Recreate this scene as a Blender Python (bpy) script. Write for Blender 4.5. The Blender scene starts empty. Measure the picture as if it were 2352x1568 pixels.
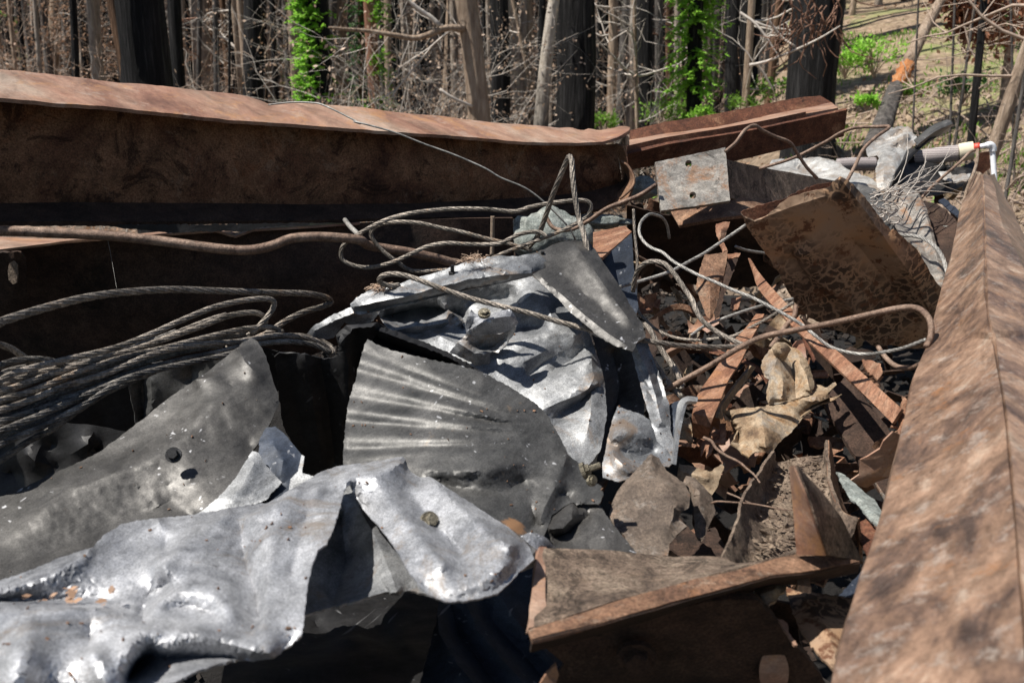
import bpy, math, random
import numpy as np
from mathutils import Vector, noise
from mathutils.geometry import delaunay_2d_cdt
R=math.radians
SC=bpy.context.scene; COL=SC.collection
# ---------------------------------------------------------------- camera
PITCH=13.0; F=2037.0; CZ=1.9
cam=bpy.data.cameras.new('camera'); camo=bpy.data.objects.new('camera',cam); COL.objects.link(camo)
cam.sensor_width=36; cam.lens=36*F/2352.0; cam.clip_start=.02; cam.clip_end=500
camo.location=(0,0,CZ); camo.rotation_euler=(R(90-PITCH),0,0)
cam.dof.use_dof=True; cam.dof.focus_distance=2.2; cam.dof.aperture_fstop=6.3
SC.camera=camo
# ---------------------------------------------------------------- light
SUN=Vector((-.50,-.13,.86)).normalized()
w=bpy.data.worlds.new('World'); SC.world=w; w.use_nodes=True
nt=w.node_tree; nt.nodes.clear()
sky=nt.nodes.new('ShaderNodeTexSky'); sky.sky_type='NISHITA'; sky.sun_disc=False
sky.sun_elevation=math.asin(SUN.z); sky.sun_rotation=math.atan2(SUN.x,SUN.y)
sky.air_density=1.0; sky.dust_density=.6
bg=nt.nodes.new('ShaderNodeBackground'); bg.inputs['Strength'].default_value=.05
ow=nt.nodes.new('ShaderNodeOutputWorld'); nt.links.new(sky.outputs[0],bg.inputs[0]); nt.links.new(bg.outputs[0],ow.inputs[0])
sl=bpy.data.lights.new('sun','SUN'); sl.energy=4.8; sl.angle=R(.5); sl.color=(1,.955,.88)
so=bpy.data.objects.new('sun',sl); COL.objects.link(so); so.rotation_euler=SUN.to_track_quat('Z','Y').to_euler(); so.location=(-5,-2,12)
SC.view_settings.view_transform='Standard'; SC.view_settings.look='None'; SC.view_settings.exposure=.58; SC.view_settings.gamma=1
SC.cycles.use_denoising=True; SC.cycles.max_bounces=5; SC.cycles.diffuse_bounces=2; SC.cycles.glossy_bounces=3
SC.cycles.transparent_max_bounces=4; SC.cycles.sample_clamp_indirect=4
# ---------------------------------------------------------------- coordinates
CP,SP=math.cos(R(PITCH)),math.sin(R(PITCH))
def ray(x,y):
    a=(x-1176)/F; b=(784-y)/F
    return Vector((a,CP+b*SP,-SP+b*CP))
def P(x,y,d):
    r=ray(x,y); return Vector((0,0,CZ))+r*(d/r.y)
def ratio(y):
    b=(784-y)/F; return (SP-b*CP)/(CP+b*SP)
def dh(y,h):            # distance at which the sight line has dropped h metres
    return h/max(ratio(y),.02)
CR={'A0':(0,0,900),'A1':(830,0,900),'A2':(1660,0,900),'B0':(0,500,900),'B1':(830,500,900),'B2':(1660,500,900),
 'C0':(0,1107,900),'C1':(830,1107,900),'C2':(1660,1107,900),'D1':(1880,240,680),'D2':(1640,880,680),'D3':(1500,480,680),'D4':(0,820,680),'F':(0,0,2560)}
def Q(c,pts):
    ox,oy,ww=CR[c]; k=ww/2352*.91875
    return [(ox*.91875+p[0]*k,oy*.91875+p[1]*k)+tuple(p[2:]) for p in pts]
def H(pts,h):
    return [(p[0],p[1],dh(p[1],h if len(p)<3 else p[2])) for p in pts]
def terr(x,y):
    a=x/max(y,3.); sb=min(1,max(0,(a-.12)/.20)); sb=sb*sb*(3-2*sb)
    zl=.035*max(0,y-2.5)+.36*max(0,y-38); zr=.19*max(0,y-2.5)+.05*max(0,y-30); z=zl*(1-sb)+max(zr,zl)*sb
    z+=sb*.17*max(0,x-2.6)*min(1,max(0,(y-3)/5))*(1 if y<30 else max(0,1-(y-30)/30))
    n=noise.noise(Vector((x*.35,y*.35,0)))*.22+noise.noise(Vector((x*1.3,y*1.3,3)))*.06
    z+=n*min(1,max(.2,(y-3)/4))
    m=max(0,1-((x/4.6)**4))*max(0,1-(((y-2.4)/3.7)**4))
    k=min(1,max(0,(y-2.1)/1.2)); return max(max(z,0)+.25*min(1,m*2),(.25+.70*k)*min(1,m*2.2))
# ---------------------------------------------------------------- materials
def mat(name):
    m=bpy.data.materials.new(name); m.use_nodes=True; t=m.node_tree; t.nodes.clear()
    o=t.nodes.new('ShaderNodeOutputMaterial'); b=t.nodes.new('ShaderNodeBsdfPrincipled'); t.links.new(b.outputs[0],o.inputs[0])
    return m,t,b
def N(t,k,**kw):
    n=t.nodes.new(k)
    for a,v in kw.items():
        if a in n.inputs: n.inputs[a].default_value=v
        else: setattr(n,a,v)
    return n
def coords(t,sc=(1,1,1),rot=(0,0,0)):
    c=N(t,'ShaderNodeTexCoord'); oi=N(t,'ShaderNodeObjectInfo')
    ad=N(t,'ShaderNodeVectorMath',operation='MULTIPLY_ADD'); cb=N(t,'ShaderNodeCombineXYZ')
    for i in range(3): t.links.new(oi.outputs['Random'],cb.inputs[i])
    t.links.new(cb.outputs[0],ad.inputs[0]); ad.inputs[1].default_value=(17,31,53); t.links.new(c.outputs['Object'],ad.inputs[2])
    m0=N(t,'ShaderNodeMapping'); m0.inputs['Rotation'].default_value=rot; t.links.new(ad.outputs[0],m0.inputs[0])
    mp=N(t,'ShaderNodeMapping'); mp.inputs['Scale'].default_value=sc
    t.links.new(m0.outputs[0],mp.inputs[0]); return mp.outputs[0]
def nz(t,v,s,d=6,r=.6,dist=0):
    n=N(t,'ShaderNodeTexNoise'); n.inputs['Scale'].default_value=s; n.inputs['Detail'].default_value=d; n.inputs['Roughness'].default_value=r; n.inputs['Distortion'].default_value=dist
    t.links.new(v,n.inputs['Vector']); return n.outputs['Fac']
def ramp(t,f,st):
    r=N(t,'ShaderNodeValToRGB'); e=r.color_ramp.elements
    while len(e)<len(st): e.new(.5)
    for i,(p,c) in enumerate(st):
        e[i].position=p; e[i].color=(c,c,c,1) if isinstance(c,(int,float)) else tuple(c)+(1,)
    t.links.new(f,r.inputs[0]); return r.outputs[0]
def mix(t,f,a,b,mode='MIX'):
    m=N(t,'ShaderNodeMix',data_type='RGBA',blend_type=mode)
    for s,v in ((m.inputs[0],f),(m.inputs[6],a),(m.inputs[7],b)):
        if hasattr(v,'links') or isinstance(v,bpy.types.NodeSocket): t.links.new(v,s)
        else: s.default_value=v if isinstance(v,(int,float)) else tuple(v)+(1,)
    return m.outputs[2]
def bump(t,b,h,st,dist=.01):
    n=N(t,'ShaderNodeBump'); n.inputs['Strength'].default_value=st; n.inputs['Distance'].default_value=dist
    t.links.new(h,n.inputs['Height']); t.links.new(n.outputs[0],b.inputs['Normal'])
def rust(name,cols,scale=6,stretch=(1,1,1),rot=(0,0,0),spot=None,spotc=None,rough=.8,metal=.0,bst=.5,speck=.25,lo=.32,hi=.66,spots=9,dust=None,dark=.62):
    m,t,b=mat(name); v=coords(t,stretch,rot); v0=coords(t)
    f=nz(t,v,scale,9,.7,.6); n=len(cols)
    c=ramp(t,f,[(lo+(hi-lo)*i/(n-1),cols[i]) for i in range(n)])
    c=mix(t,1.0,c,ramp(t,nz(t,v,scale*3.7,9,.8,.4),[(.36,.5),(.62,1.2)]),'MULTIPLY')
    if spot is not None:
        s=nz(t,v0,spots,9,.78,.5); c=mix(t,ramp(t,s,[(spot-.05,0),(spot+.06,.75)]),c,spotc)
    if dark: c=mix(t,ramp(t,nz(t,v0,scale*.8+3,9,.8,1.0),[(dark-.03,0),(dark+.03,.75)]),c,tuple(.28*x for x in cols[0]))
    if dust: c=mix(t,ramp(t,nz(t,v0,scale*1.7+5,9,.8),[(.54,0),(.66,.6)]),c,dust)
    c=mix(t,1.0,c,ramp(t,nz(t,v0,230,4,.8),[(.36,1-speck*1.3),(.64,1+speck)]),'MULTIPLY')
    t.links.new(c,b.inputs['Base Color']); b.inputs['Metallic'].default_value=metal; b.inputs['Specular IOR Level'].default_value=.3
    mr=N(t,'ShaderNodeMapRange'); t.links.new(f,mr.inputs[0]); mr.inputs[1].default_value=.3; mr.inputs[2].default_value=.7; mr.inputs[3].default_value=rough-.12; mr.inputs[4].default_value=min(1,rough+.12); t.links.new(mr.outputs[0],b.inputs['Roughness'])
    h=N(t,'ShaderNodeMath',operation='MULTIPLY_ADD'); t.links.new(nz(t,v0,110,6,.75),h.inputs[0]); h.inputs[1].default_value=.35; t.links.new(nz(t,v,scale*4,9,.75),h.inputs[2]); bump(t,b,h.outputs[0],bst,.01)
    return m
def metalm(name,c1,c2,dark=(.04,.035,.03),metal=.5,r1=.42,r2=.62,dirt=.62,dirtc=(.16,.11,.07),scratch=.5,bst=.3,edge=.5,scrape=None):
    m,t,b=mat(name); v0=coords(t); vs=coords(t,(2.2,60,60),(.3,.5,.9)); vs2=coords(t,(60,2.5,60),(.2,.1,.3)); vd=coords(t,(1,1,5),(0,.4,0))
    f=nz(t,v0,4,9,.72,.8); c=ramp(t,f,[(.34,c1),(.64,c2)])
    c=mix(t,1.0,c,ramp(t,nz(t,vd,16,9,.8,.5),[(.34,.62),(.62,1.18)]),'MULTIPLY')
    c=mix(t,1.0,c,ramp(t,nz(t,v0,420,3,.7),[(.36,.62),(.62,1.2)]),'MULTIPLY')
    c=mix(t,1.0,c,ramp(t,nz(t,v0,11,7,.75,1.2),[(.36,.72),(.5,1.0),(.64,1.12)]),'MULTIPLY')
    c=mix(t,ramp(t,nz(t,v0,6,9,.8,.8),[(dirt-.05,0),(dirt+.05,.8)]),c,dirtc)
    c=mix(t,ramp(t,nz(t,v0,34,7,.75),[(.66,0),(.70,.8)]),c,dark)
    wv=nz(t,vs,1.3,2,.5,.0); wv2=nz(t,vs2,1.3,2,.5,.0); mxn=N(t,'ShaderNodeMath',operation='MAXIMUM'); t.links.new(wv,mxn.inputs[0]); t.links.new(wv2,mxn.inputs[1]); wv=mxn.outputs[0]; lo=nz(t,v0,3.5,5,.6)
    sm=N(t,'ShaderNodeMath',operation='MULTIPLY'); t.links.new(ramp(t,wv,[(.69,0),(.74,scratch*.7)]),sm.inputs[0]); t.links.new(ramp(t,lo,[(.50,0),(.56,1)]),sm.inputs[1])
    c=mix(t,sm.outputs[0],c,(.7,.7,.72))
    for (ctr,rad,col) in (scrape or []):
        tc=N(t,'ShaderNodeTexCoord'); dn=N(t,'ShaderNodeVectorMath',operation='DISTANCE'); t.links.new(tc.outputs['Object'],dn.inputs[0]); dn.inputs[1].default_value=ctr
        nn=nz(t,coords(t,(9,60,60),(0,.1,.35)),1.2,5,.7); ad=N(t,'ShaderNodeMath',operation='MULTIPLY_ADD'); t.links.new(nn,ad.inputs[0]); ad.inputs[1].default_value=rad*2.2; t.links.new(dn.outputs['Value'],ad.inputs[2])
        c=mix(t,ramp(t,ad.outputs[0],[(rad*1.75,.9),(rad*2.15,0)]),c,col)
    t.links.new(c,b.inputs['Base Color'])
    g=nz(t,v0,22,8,.75); mr=N(t,'ShaderNodeMapRange'); t.links.new(g,mr.inputs[0]); mr.inputs[1].default_value=.3; mr.inputs[2].default_value=.7; mr.inputs[3].default_value=r1; mr.inputs[4].default_value=r2; t.links.new(mr.outputs[0],b.inputs['Roughness'])
    b.inputs['Metallic'].default_value=metal
    h=N(t,'ShaderNodeMath',operation='MULTIPLY_ADD'); t.links.new(nz(t,v0,300,3,.7),h.inputs[0]); h.inputs[1].default_value=.04; t.links.new(nz(t,v0,12,5,.55),h.inputs[2]); bump(t,b,h.outputs[0],bst,.012); return m
def plain(name,col,rough=.6,metal=0,var=.3,scale=20,bst=.2,stretch=(1,1,1)):
    m,t,b=mat(name); v=coords(t,stretch); f=nz(t,v,scale,6,.65)
    c=ramp(t,f,[(.3,tuple(x*(1-var) for x in col)),(.7,tuple(min(1,x*(1+var)) for x in col))])
    t.links.new(c,b.inputs['Base Color']); b.inputs['Roughness'].default_value=rough; b.inputs['Metallic'].default_value=metal
    bump(t,b,f,bst,.01); return m
M={}
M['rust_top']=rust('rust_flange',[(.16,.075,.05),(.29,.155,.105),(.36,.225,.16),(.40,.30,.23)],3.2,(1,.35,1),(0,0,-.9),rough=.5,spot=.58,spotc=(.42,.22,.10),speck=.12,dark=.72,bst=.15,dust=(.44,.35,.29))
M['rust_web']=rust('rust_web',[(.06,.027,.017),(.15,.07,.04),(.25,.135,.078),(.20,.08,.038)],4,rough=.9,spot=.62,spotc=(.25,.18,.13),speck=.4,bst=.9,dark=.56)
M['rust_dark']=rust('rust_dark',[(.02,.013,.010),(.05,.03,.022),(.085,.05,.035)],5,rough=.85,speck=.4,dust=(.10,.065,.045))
M['rust_red']=rust('rust_red',[(.06,.024,.015),(.13,.05,.028),(.21,.095,.055)],9,rough=.8,speck=.4,spot=.60,spotc=(.34,.20,.12),dark=.6)
M['rust_brown']=rust('rust_brown',[(.10,.052,.035),(.21,.115,.07),(.30,.185,.12)],10,rough=.8,speck=.4,spot=.62,spotc=(.34,.15,.06),dust=(.36,.28,.21))
M['rust_ridge']=rust('rust_ridge',[(.075,.052,.043),(.145,.092,.068),(.22,.138,.095),(.28,.18,.125),(.38,.28,.21)],11,(1,.42,1),(0,0,1.0),rough=.42,speck=.1,spot=.62,spotc=(.27,.125,.055),bst=.12,spots=16,dark=.64,lo=.36,hi=.64,dust=(.36,.31,.27))
M['rust_flat']=rust('rust_flat',[(.17,.075,.045),(.30,.15,.09),(.39,.24,.16)],12,(3,.5,1),(0,0,.8),rough=.65,speck=.25,spot=.62,spotc=(.36,.17,.08))
M['yellow_rust']=rust('yellow_rust',[(.15,.095,.06),(.28,.19,.115),(.40,.31,.215),(.33,.19,.09)],12,rough=.75,speck=.2,spot=.58,spotc=(.28,.27,.25))
M['plate']=rust('grey_plate',[(.16,.145,.13),(.29,.27,.245),(.42,.385,.34)],9,(1,1,2),rough=.5,metal=.3,spot=.56,spotc=(.30,.15,.07),speck=.2,bst=.3,spots=12,dust=(.50,.46,.42))
M['grimy']=rust('grimy_steel',[(.09,.065,.05),(.22,.16,.12),(.36,.28,.21)],13,rough=.9,speck=.45,spot=.6,spotc=(.38,.27,.19),bst=1.0,dark=.57)
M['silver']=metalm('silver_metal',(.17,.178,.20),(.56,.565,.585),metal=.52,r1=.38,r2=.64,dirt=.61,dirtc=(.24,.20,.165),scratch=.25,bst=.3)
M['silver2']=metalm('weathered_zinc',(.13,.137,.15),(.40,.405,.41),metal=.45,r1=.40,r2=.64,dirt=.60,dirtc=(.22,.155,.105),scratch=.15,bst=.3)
M['grey']=metalm('sooty_grey_metal',(.045,.043,.041),(.105,.10,.095),metal=.38,r1=.40,r2=.58,dirt=.70,dirtc=(.27,.215,.165),scratch=1,bst=.2)
M['grey2']=metalm('corrugated_grey',(.07,.07,.068),(.165,.16,.155),metal=.38,r1=.42,r2=.60,dirt=.66,dirtc=(.23,.165,.11),scratch=.7,bst=.2)
M['blued']=metalm('blue_dark_metal',(.018,.026,.042),(.05,.062,.088),metal=.25,r1=.45,r2=.6,dirt=.68)
M['black']=metalm('black_and_shade_metal',(.010,.010,.011),(.03,.029,.03),metal=.3,r1=.45,r2=.65,dirt=.70,dirtc=(.09,.065,.045),scratch=.3)  # near-black metal, its colour lowered to deepen the shaded areas
M['white_sheet']=metalm('scorched_white_sheet',(.30,.29,.28),(.66,.65,.62),metal=.25,r1=.4,r2=.6,dirt=.54,dirtc=(.27,.21,.16),scratch=.1,dark=(.06,.05,.045))
M['cable']=rust('wire_rope',[(.11,.095,.08),(.27,.235,.20),(.46,.40,.34)],14,rough=.5,metal=.35,speck=.4,bst=.4,spot=.62,spotc=(.40,.24,.13),dark=.6)
M['cable_dark']=rust('sooty_wire_rope',[(.05,.047,.045),(.17,.155,.14),(.34,.31,.27)],12,rough=.5,metal=.35,speck=.4,bst=.4,dark=.57)
M['cable_light']=rust('pale_wire_rope',[(.20,.19,.18),(.36,.345,.32),(.48,.46,.43)],14,rough=.5,metal=.3,speck=.3,bst=.3,dark=.68)
M['rod']=rust('rusty_rod',[(.13,.08,.06),(.25,.165,.12),(.36,.26,.20)],14,rough=.5,metal=.15,speck=.25)
M['rock']=rust('grey_green_rock',[(.18,.21,.20),(.32,.35,.33),(.48,.50,.46)],14,rough=.9,speck=.3,bst=1.0,spot=.62,spotc=(.30,.25,.19))
M['bolt']=rust('zinc_bolt',[(.16,.14,.10),(.36,.32,.24)],60,rough=.4,metal=.6,speck=.3)
M['white']=plain('white_plastic',(.80,.82,.86),.35,var=.06)
M['redp']=plain('red_plastic',(.7,.08,.05),.5,var=.2)
def spotted():
    m,t,b=mat('blistered_rust_sheet'); v=coords(t,(1,1,1)); 
    f=nz(t,v,4,6,.6); base=ramp(t,f,[(.3,(.13,.06,.03)),(.5,(.30,.20,.13)),(.7,(.36,.18,.07))])
    vo=N(t,'ShaderNodeTexVoronoi',feature='DISTANCE_TO_EDGE'); vo.inputs['Scale'].default_value=32
    wv=nz(t,v,14,4,.6); add=N(t,'ShaderNodeVectorMath',operation='MULTIPLY_ADD'); t.links.new(wv,add.inputs[0]); add.inputs[1].default_value=(.12,.12,.12); t.links.new(v,add.inputs[2]); t.links.new(add.outputs[0],vo.inputs['Vector'])
    e=ramp(t,vo.outputs['Distance'],[(.05,0),(.14,1)]); k=nz(t,v,5,5,.6)
    md=ramp(t,k,[(.42,0),(.55,1)]); mm=N(t,'ShaderNodeMath',operation='MULTIPLY'); t.links.new(e,mm.inputs[0]); t.links.new(md,mm.inputs[1])
    c=mix(t,mm.outputs[0],base,(.055,.032,.02))
    k3=nz(t,v,22,8,.75); c=mix(t,ramp(t,k3,[(.55,0),(.6,1)]),c,(.11,.045,.02))
    t.links.new(c,b.inputs['Base Color']); b.inputs['Roughness'].default_value=.75; bump(t,b,k3,.5,.004); return m
M['soil']=plain('sooty_soil',(.018,.013,.010),.95,var=.6,scale=30)  # near-black rubble colour, painting the darkness of the heap's gaps
M['blister']=spotted()
M['olive']=rust('dull_brown_steel',[(.07,.052,.042),(.145,.11,.085),(.21,.165,.13)],9,rough=.7,speck=.3,dust=(.30,.27,.24),spot=.64,spotc=(.28,.13,.06))
M['ridge2']=rust('rust_ridge_right',[(.09,.062,.05),(.17,.108,.08),(.25,.16,.11),(.32,.21,.15),(.43,.33,.25)],11,(1,.42,1),(0,0,-.05),rough=.42,speck=.1,spot=.62,spotc=(.27,.125,.055),bst=.12,spots=8,dark=.62,lo=.36,hi=.64,dust=(.36,.31,.27))  # lighter copy of the left flank's rust, the sunnier side put into colour
# bark and plants
def bark(name,c1,c2,c3,sz=.12,sc=16,bst=1.0,cut=None,c4=None,rough=.9):
    m,t,b=mat(name); v=coords(t,(1,1,sz)); f=nz(t,v,sc,8,.7,.3); c=ramp(t,f,[(.3,c1),(.5,c2),(.7,c3)])
    if cut is not None:
        tc=N(t,'ShaderNodeTexCoord'); sx=N(t,'ShaderNodeSeparateXYZ'); t.links.new(tc.outputs['Object'],sx.inputs[0])
        ad=N(t,'ShaderNodeMath',operation='MULTIPLY_ADD'); t.links.new(nz(t,v,6,5,.6),ad.inputs[0]); ad.inputs[1].default_value=1.6; t.links.new(sx.outputs[2],ad.inputs[2])
        c=mix(t,ramp(t,ad.outputs[0],[(0,1),(1,1)]),c,c)
        mr=N(t,'ShaderNodeMapRange'); t.links.new(ad.outputs[0],mr.inputs[0]); mr.inputs[1].default_value=cut-.4; mr.inputs[2].default_value=cut+.6
        c=mix(t,mr.outputs[0],c4,c)
    t.links.new(c,b.inputs['Base Color']); b.inputs['Roughness'].default_value=rough; b.inputs['Specular IOR Level'].default_value=.2; bump(t,b,f,bst,.05); return m
M['char']=bark('charred_bark',(.002,.002,.0025),(.010,.0095,.010),(.05,.048,.048),.07,26,1.0,rough=.75)
M['chargrey']=bark('ashy_bark',(.035,.032,.03),(.10,.09,.083),(.21,.19,.175),.12,18)
M['tan']=bark('tan_bark',(.17,.12,.085),(.36,.27,.20),(.52,.42,.33),.15,20)
M['brownbark']=bark('scorched_brown_bark',(.05,.03,.02),(.13,.075,.045),(.24,.15,.10),.12,16)
M['redbark']=bark('redwood_bark',(.10,.045,.03),(.24,.12,.08),(.36,.21,.15),.06,14)
M['palebark']=bark('pale_bark_with_charred_foot',(.25,.21,.17),(.44,.39,.33),(.60,.55,.49),.4,14,.8,cut=3.0,c4=(.03,.028,.028))
M['orangewood']=bark('splintered_orange_wood',(.28,.09,.03),(.48,.19,.07),(.55,.33,.18),.1,12)
M['paletwig']=plain('bleached_twig',(.48,.43,.38),.8,var=.35)
M['browntwig']=plain('brown_twig',(.34,.26,.205),.85,var=.4)
M['redtwig']=plain('scorched_twig',(.22,.12,.08),.85,var=.4)
def leafm(name,c,var=.45,tr=.3):
    m,t,b=mat(name); v=coords(t); f=nz(t,v,9,3,.6)
    cc=ramp(t,f,[(.3,tuple(x*(1-var) for x in c)),(.7,tuple(min(1,x*(1+var)) for x in c))])
    t.links.new(cc,b.inputs['Base Color']); b.inputs['Roughness'].default_value=.6
    tb=N(t,'ShaderNodeBsdfTranslucent'); t.links.new(cc,tb.inputs[0]); ms=N(t,'ShaderNodeMixShader'); ms.inputs[0].default_value=tr
    t.links.new(b.outputs[0],ms.inputs[1]); t.links.new(tb.outputs[0],ms.inputs[2]); t.links.new(ms.outputs[0],t.nodes['Material Output'].inputs[0]); return m
M['leafdry']=leafm('dry_leaves',(.36,.22,.14)); M['leafpale']=leafm('pale_dry_leaves',(.52,.38,.28)); M['leafred']=leafm('scorched_red_leaves',(.30,.13,.07))
M['green']=leafm('fresh_green_leaves',(.32,.60,.08),.4,.5); M['greendk']=leafm('deep_green_leaves',(.05,.13,.03),.5,.3); M['lime']=leafm('bright_sprouts',(.17,.32,.04),.4,.4)
def groundm():
    m,t,b=mat('forest_floor'); v=coords(t); a=nz(t,v,.5,8,.65,.3); g=nz(t,v,7,9,.75)
    c=ramp(t,g,[(.3,(.07,.048,.03)),(.42,(.20,.14,.09)),(.56,(.38,.28,.19)),(.72,(.54,.42,.31))])
    tc=N(t,'ShaderNodeTexCoord'); sx=N(t,'ShaderNodeSeparateXYZ'); t.links.new(tc.outputs['Object'],sx.inputs[0])
    mr=N(t,'ShaderNodeMapRange'); t.links.new(sx.outputs[1],mr.inputs[0]); mr.inputs[1].default_value=8; mr.inputs[2].default_value=12
    mu=N(t,'ShaderNodeMath',operation='MULTIPLY'); t.links.new(mr.outputs[0],mu.inputs[0]); t.links.new(ramp(t,a,[(.52,0),(.60,.7)]),mu.inputs[1])
    c=mix(t,mu.outputs[0],c,mix(t,g,(.15,.18,.05),(.38,.42,.16)))
    # burnt floor, darkened also for tree shade; black under the pile paints its shade
    sl_=N(t,'ShaderNodeMath',operation='MULTIPLY_ADD'); t.links.new(sx.outputs[1],sl_.inputs[0]); sl_.inputs[1].default_value=-.27; t.links.new(sx.outputs[0],sl_.inputs[2])
    m4=N(t,'ShaderNodeMapRange'); t.links.new(sl_.outputs[0],m4.inputs[0]); m4.inputs[1].default_value=-.6; m4.inputs[2].default_value=.6; c=mix(t,m4.outputs[0],mix(t,ramp(t,g,[(.35,0),(.68,1)]),(.05,.04,.03),(.27,.20,.15)),c)
    m3=N(t,'ShaderNodeMapRange'); t.links.new(sx.outputs[1],m3.inputs[0]); m3.inputs[1].default_value=5.5; m3.inputs[2].default_value=6.6
    s5=N(t,'ShaderNodeMath',operation='MULTIPLY_ADD'); t.links.new(sx.outputs[1],s5.inputs[0]); s5.inputs[1].default_value=-.53; t.links.new(sx.outputs[0],s5.inputs[2])
    m5=N(t,'ShaderNodeMapRange'); t.links.new(s5.outputs[0],m5.inputs[0]); m5.inputs[1].default_value=.15; m5.inputs[2].default_value=.5
    mx=N(t,'ShaderNodeMath',operation='MAXIMUM'); t.links.new(m3.outputs[0],mx.inputs[0]); t.links.new(m5.outputs[0],mx.inputs[1])
    c=mix(t,mx.outputs[0],(.011,.009,.008),c)
    t.links.new(c,b.inputs['Base Color']); b.inputs['Roughness'].default_value=.95; bump(t,b,g,1,.06); return m
M['ground']=groundm()
# ---------------------------------------------------------------- object helpers
def tag(o,label=None,cat=None,group=None,kind=None):
    if cat and not kind: kind='thing'
    if label: o['label']=label
    if cat: o['category']=cat
    if group: o['group']=group
    if kind: o['kind']=kind
    return o
def thing(name,loc,label,cat,group=None):
    o=bpy.data.objects.new(name,None); COL.objects.link(o); o.location=loc; o.empty_display_size=.05
    return tag(o,label,cat,group)
def link(name,V,Fc,m,parent=None,solid=0,smooth=True,offset=0,origin=None,sub=0,sharp=0):
    V=[Vector(v) for v in V]
    if parent is not None:
        o0=Vector(parent.location); q=parent.parent
        while q is not None: o0+=Vector(q.location); q=q.parent
    elif origin is not None: o0=Vector(origin)
    else:
        o0=sum(V,Vector())/len(V); o0.z=min(v.z for v in V)
    me=bpy.data.meshes.new(name); me.from_pydata([tuple(v-o0) for v in V],[],Fc); me.validate()
    mm=m if isinstance(m,(list,tuple)) else [m]
    for x in mm: me.materials.append(x)
    if smooth: me.polygons.foreach_set('use_smooth',[True]*len(me.polygons))
    if sharp: me.set_sharp_from_angle(angle=R(sharp))
    me.update()
    ob=bpy.data.objects.new(name,me); COL.objects.link(ob)
    if parent is not None: ob.parent=parent
    else: ob.location=o0
    if sub:
        s=ob.modifiers.new('sub','SUBSURF'); s.levels=s.render_levels=sub
    if solid:
        s=ob.modifiers.new('solid','SOLIDIFY'); s.thickness=solid; s.offset=offset
        if smooth:
            e=ob.modifiers.new('edges','EDGE_SPLIT'); e.split_angle=R(38)
    return ob
class MB:
    def __init__(s): s.v=[]; s.f=[]
    def tube(s,pts,rads,n=6,cap=True,bumpy=0,seed=0):
        pts=[Vector(p) for p in pts]; k=len(pts)
        if isinstance(rads,(int,float)): rads=[rads]*k
        b=len(s.v); up=None
        for i in range(k):
            t=(pts[min(i+1,k-1)]-pts[max(i-1,0)])
            if t.length<1e-9: t=Vector((0,0,1))
            t.normalize()
            if up is None:
                up=Vector((0,0,1)) if abs(t.z)<.9 else Vector((1,0,0))
                up=(up-t*up.dot(t)).normalized()
            else:
                up=up-t*up.dot(t)
                up=up.normalized() if up.length>1e-6 else t.orthogonal().normalized()
            sd=t.cross(up)
            for j in range(n):
                a=2*math.pi*j/n; r=rads[i]
                dv=up*math.cos(a)+sd*math.sin(a)
                if bumpy:
                    r*=1+bumpy*(noise.noise(Vector((dv.x*3+seed,dv.y*3,pts[i].z*.35)))*1.0+noise.noise(Vector((dv.x*8+seed,dv.y*8,pts[i].z*1.0)))*.7)
                s.v.append(pts[i]+dv*r)
        for i in range(k-1):
            for j in range(n):
                j2=(j+1)%n; s.f.append((b+i*n+j,b+i*n+j2,b+(i+1)*n+j2,b+(i+1)*n+j))
        if cap and n>2:
            s.f.append(tuple(b+j for j in reversed(range(n)))); s.f.append(tuple(b+(k-1)*n+j for j in range(n)))
    def leaf(s,p,d,l,w,nrm=None):
        d=d.normalized(); nrm=nrm or Vector((random.gauss(0,1),random.gauss(0,1),random.gauss(0,1)))
        sd=d.cross(nrm); sd=sd.normalized()*w if sd.length>1e-6 else Vector((w,0,0))
        b=len(s.v); s.v+= [p,p+d*l*.45+sd,p+d*l,p+d*l*.45-sd]; s.f.append((b,b+1,b+2,b+3))
    def box(s,c,ax,ay,az):
        b=len(s.v); c=Vector(c)
        for i in (-1,1):
            for j in (-1,1):
                for k in (-1,1): s.v.append(c+ax*i+ay*j+az*k)
        for f in ((0,1,3,2),(4,6,7,5),(0,4,5,1),(2,3,7,6),(0,2,6,4),(1,5,7,3)): s.f.append(tuple(b+q for q in f))
    def build(s,name,m,parent=None,**kw): return link(name,s.v,s.f,m,parent,**kw)
def cat(pts,n,closed=False):
    """Catmull-Rom through pts (tuples of any size), resampled to n points evenly"""
    A=np.array([tuple(p) for p in pts],float); k=len(A)
    if k==2:
        t=np.linspace(0,1,n)[:,None]; return A[0]*(1-t)+A[1]*t
    E=np.vstack([2*A[0]-A[1],A,2*A[-1]-A[-2]]); out=[]
    for i in range(k-1):
        p0,p1,p2,p3=E[i],E[i+1],E[i+2],E[i+3]
        for t in np.linspace(0,1,12,endpoint=False):
            out.append(.5*((2*p1)+(-p0+p2)*t+(2*p0-5*p1+4*p2-p3)*t*t+(-p0+3*p1-3*p2+p3)*t**3))
    out.append(A[-1]); O=np.array(out); s=np.r_[0,np.cumsum(np.linalg.norm(np.diff(O,axis=0),axis=1))]
    u=np.linspace(0,s[-1],n); return np.stack([np.interp(u,s,O[:,c]) for c in range(O.shape[1])],1)
def poly(pts,n):
    O=np.array([tuple(p) for p in pts],float); s=np.r_[0,np.cumsum(np.linalg.norm(np.diff(O,axis=0),axis=1))]
    u=np.linspace(0,s[-1],n); return np.stack([np.interp(u,s,O[:,c]) for c in range(O.shape[1])],1)
def P3(pts): return [P(*p[:3]) for p in pts]
def tri_(x): return abs((x%2)-1)*2-1
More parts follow.
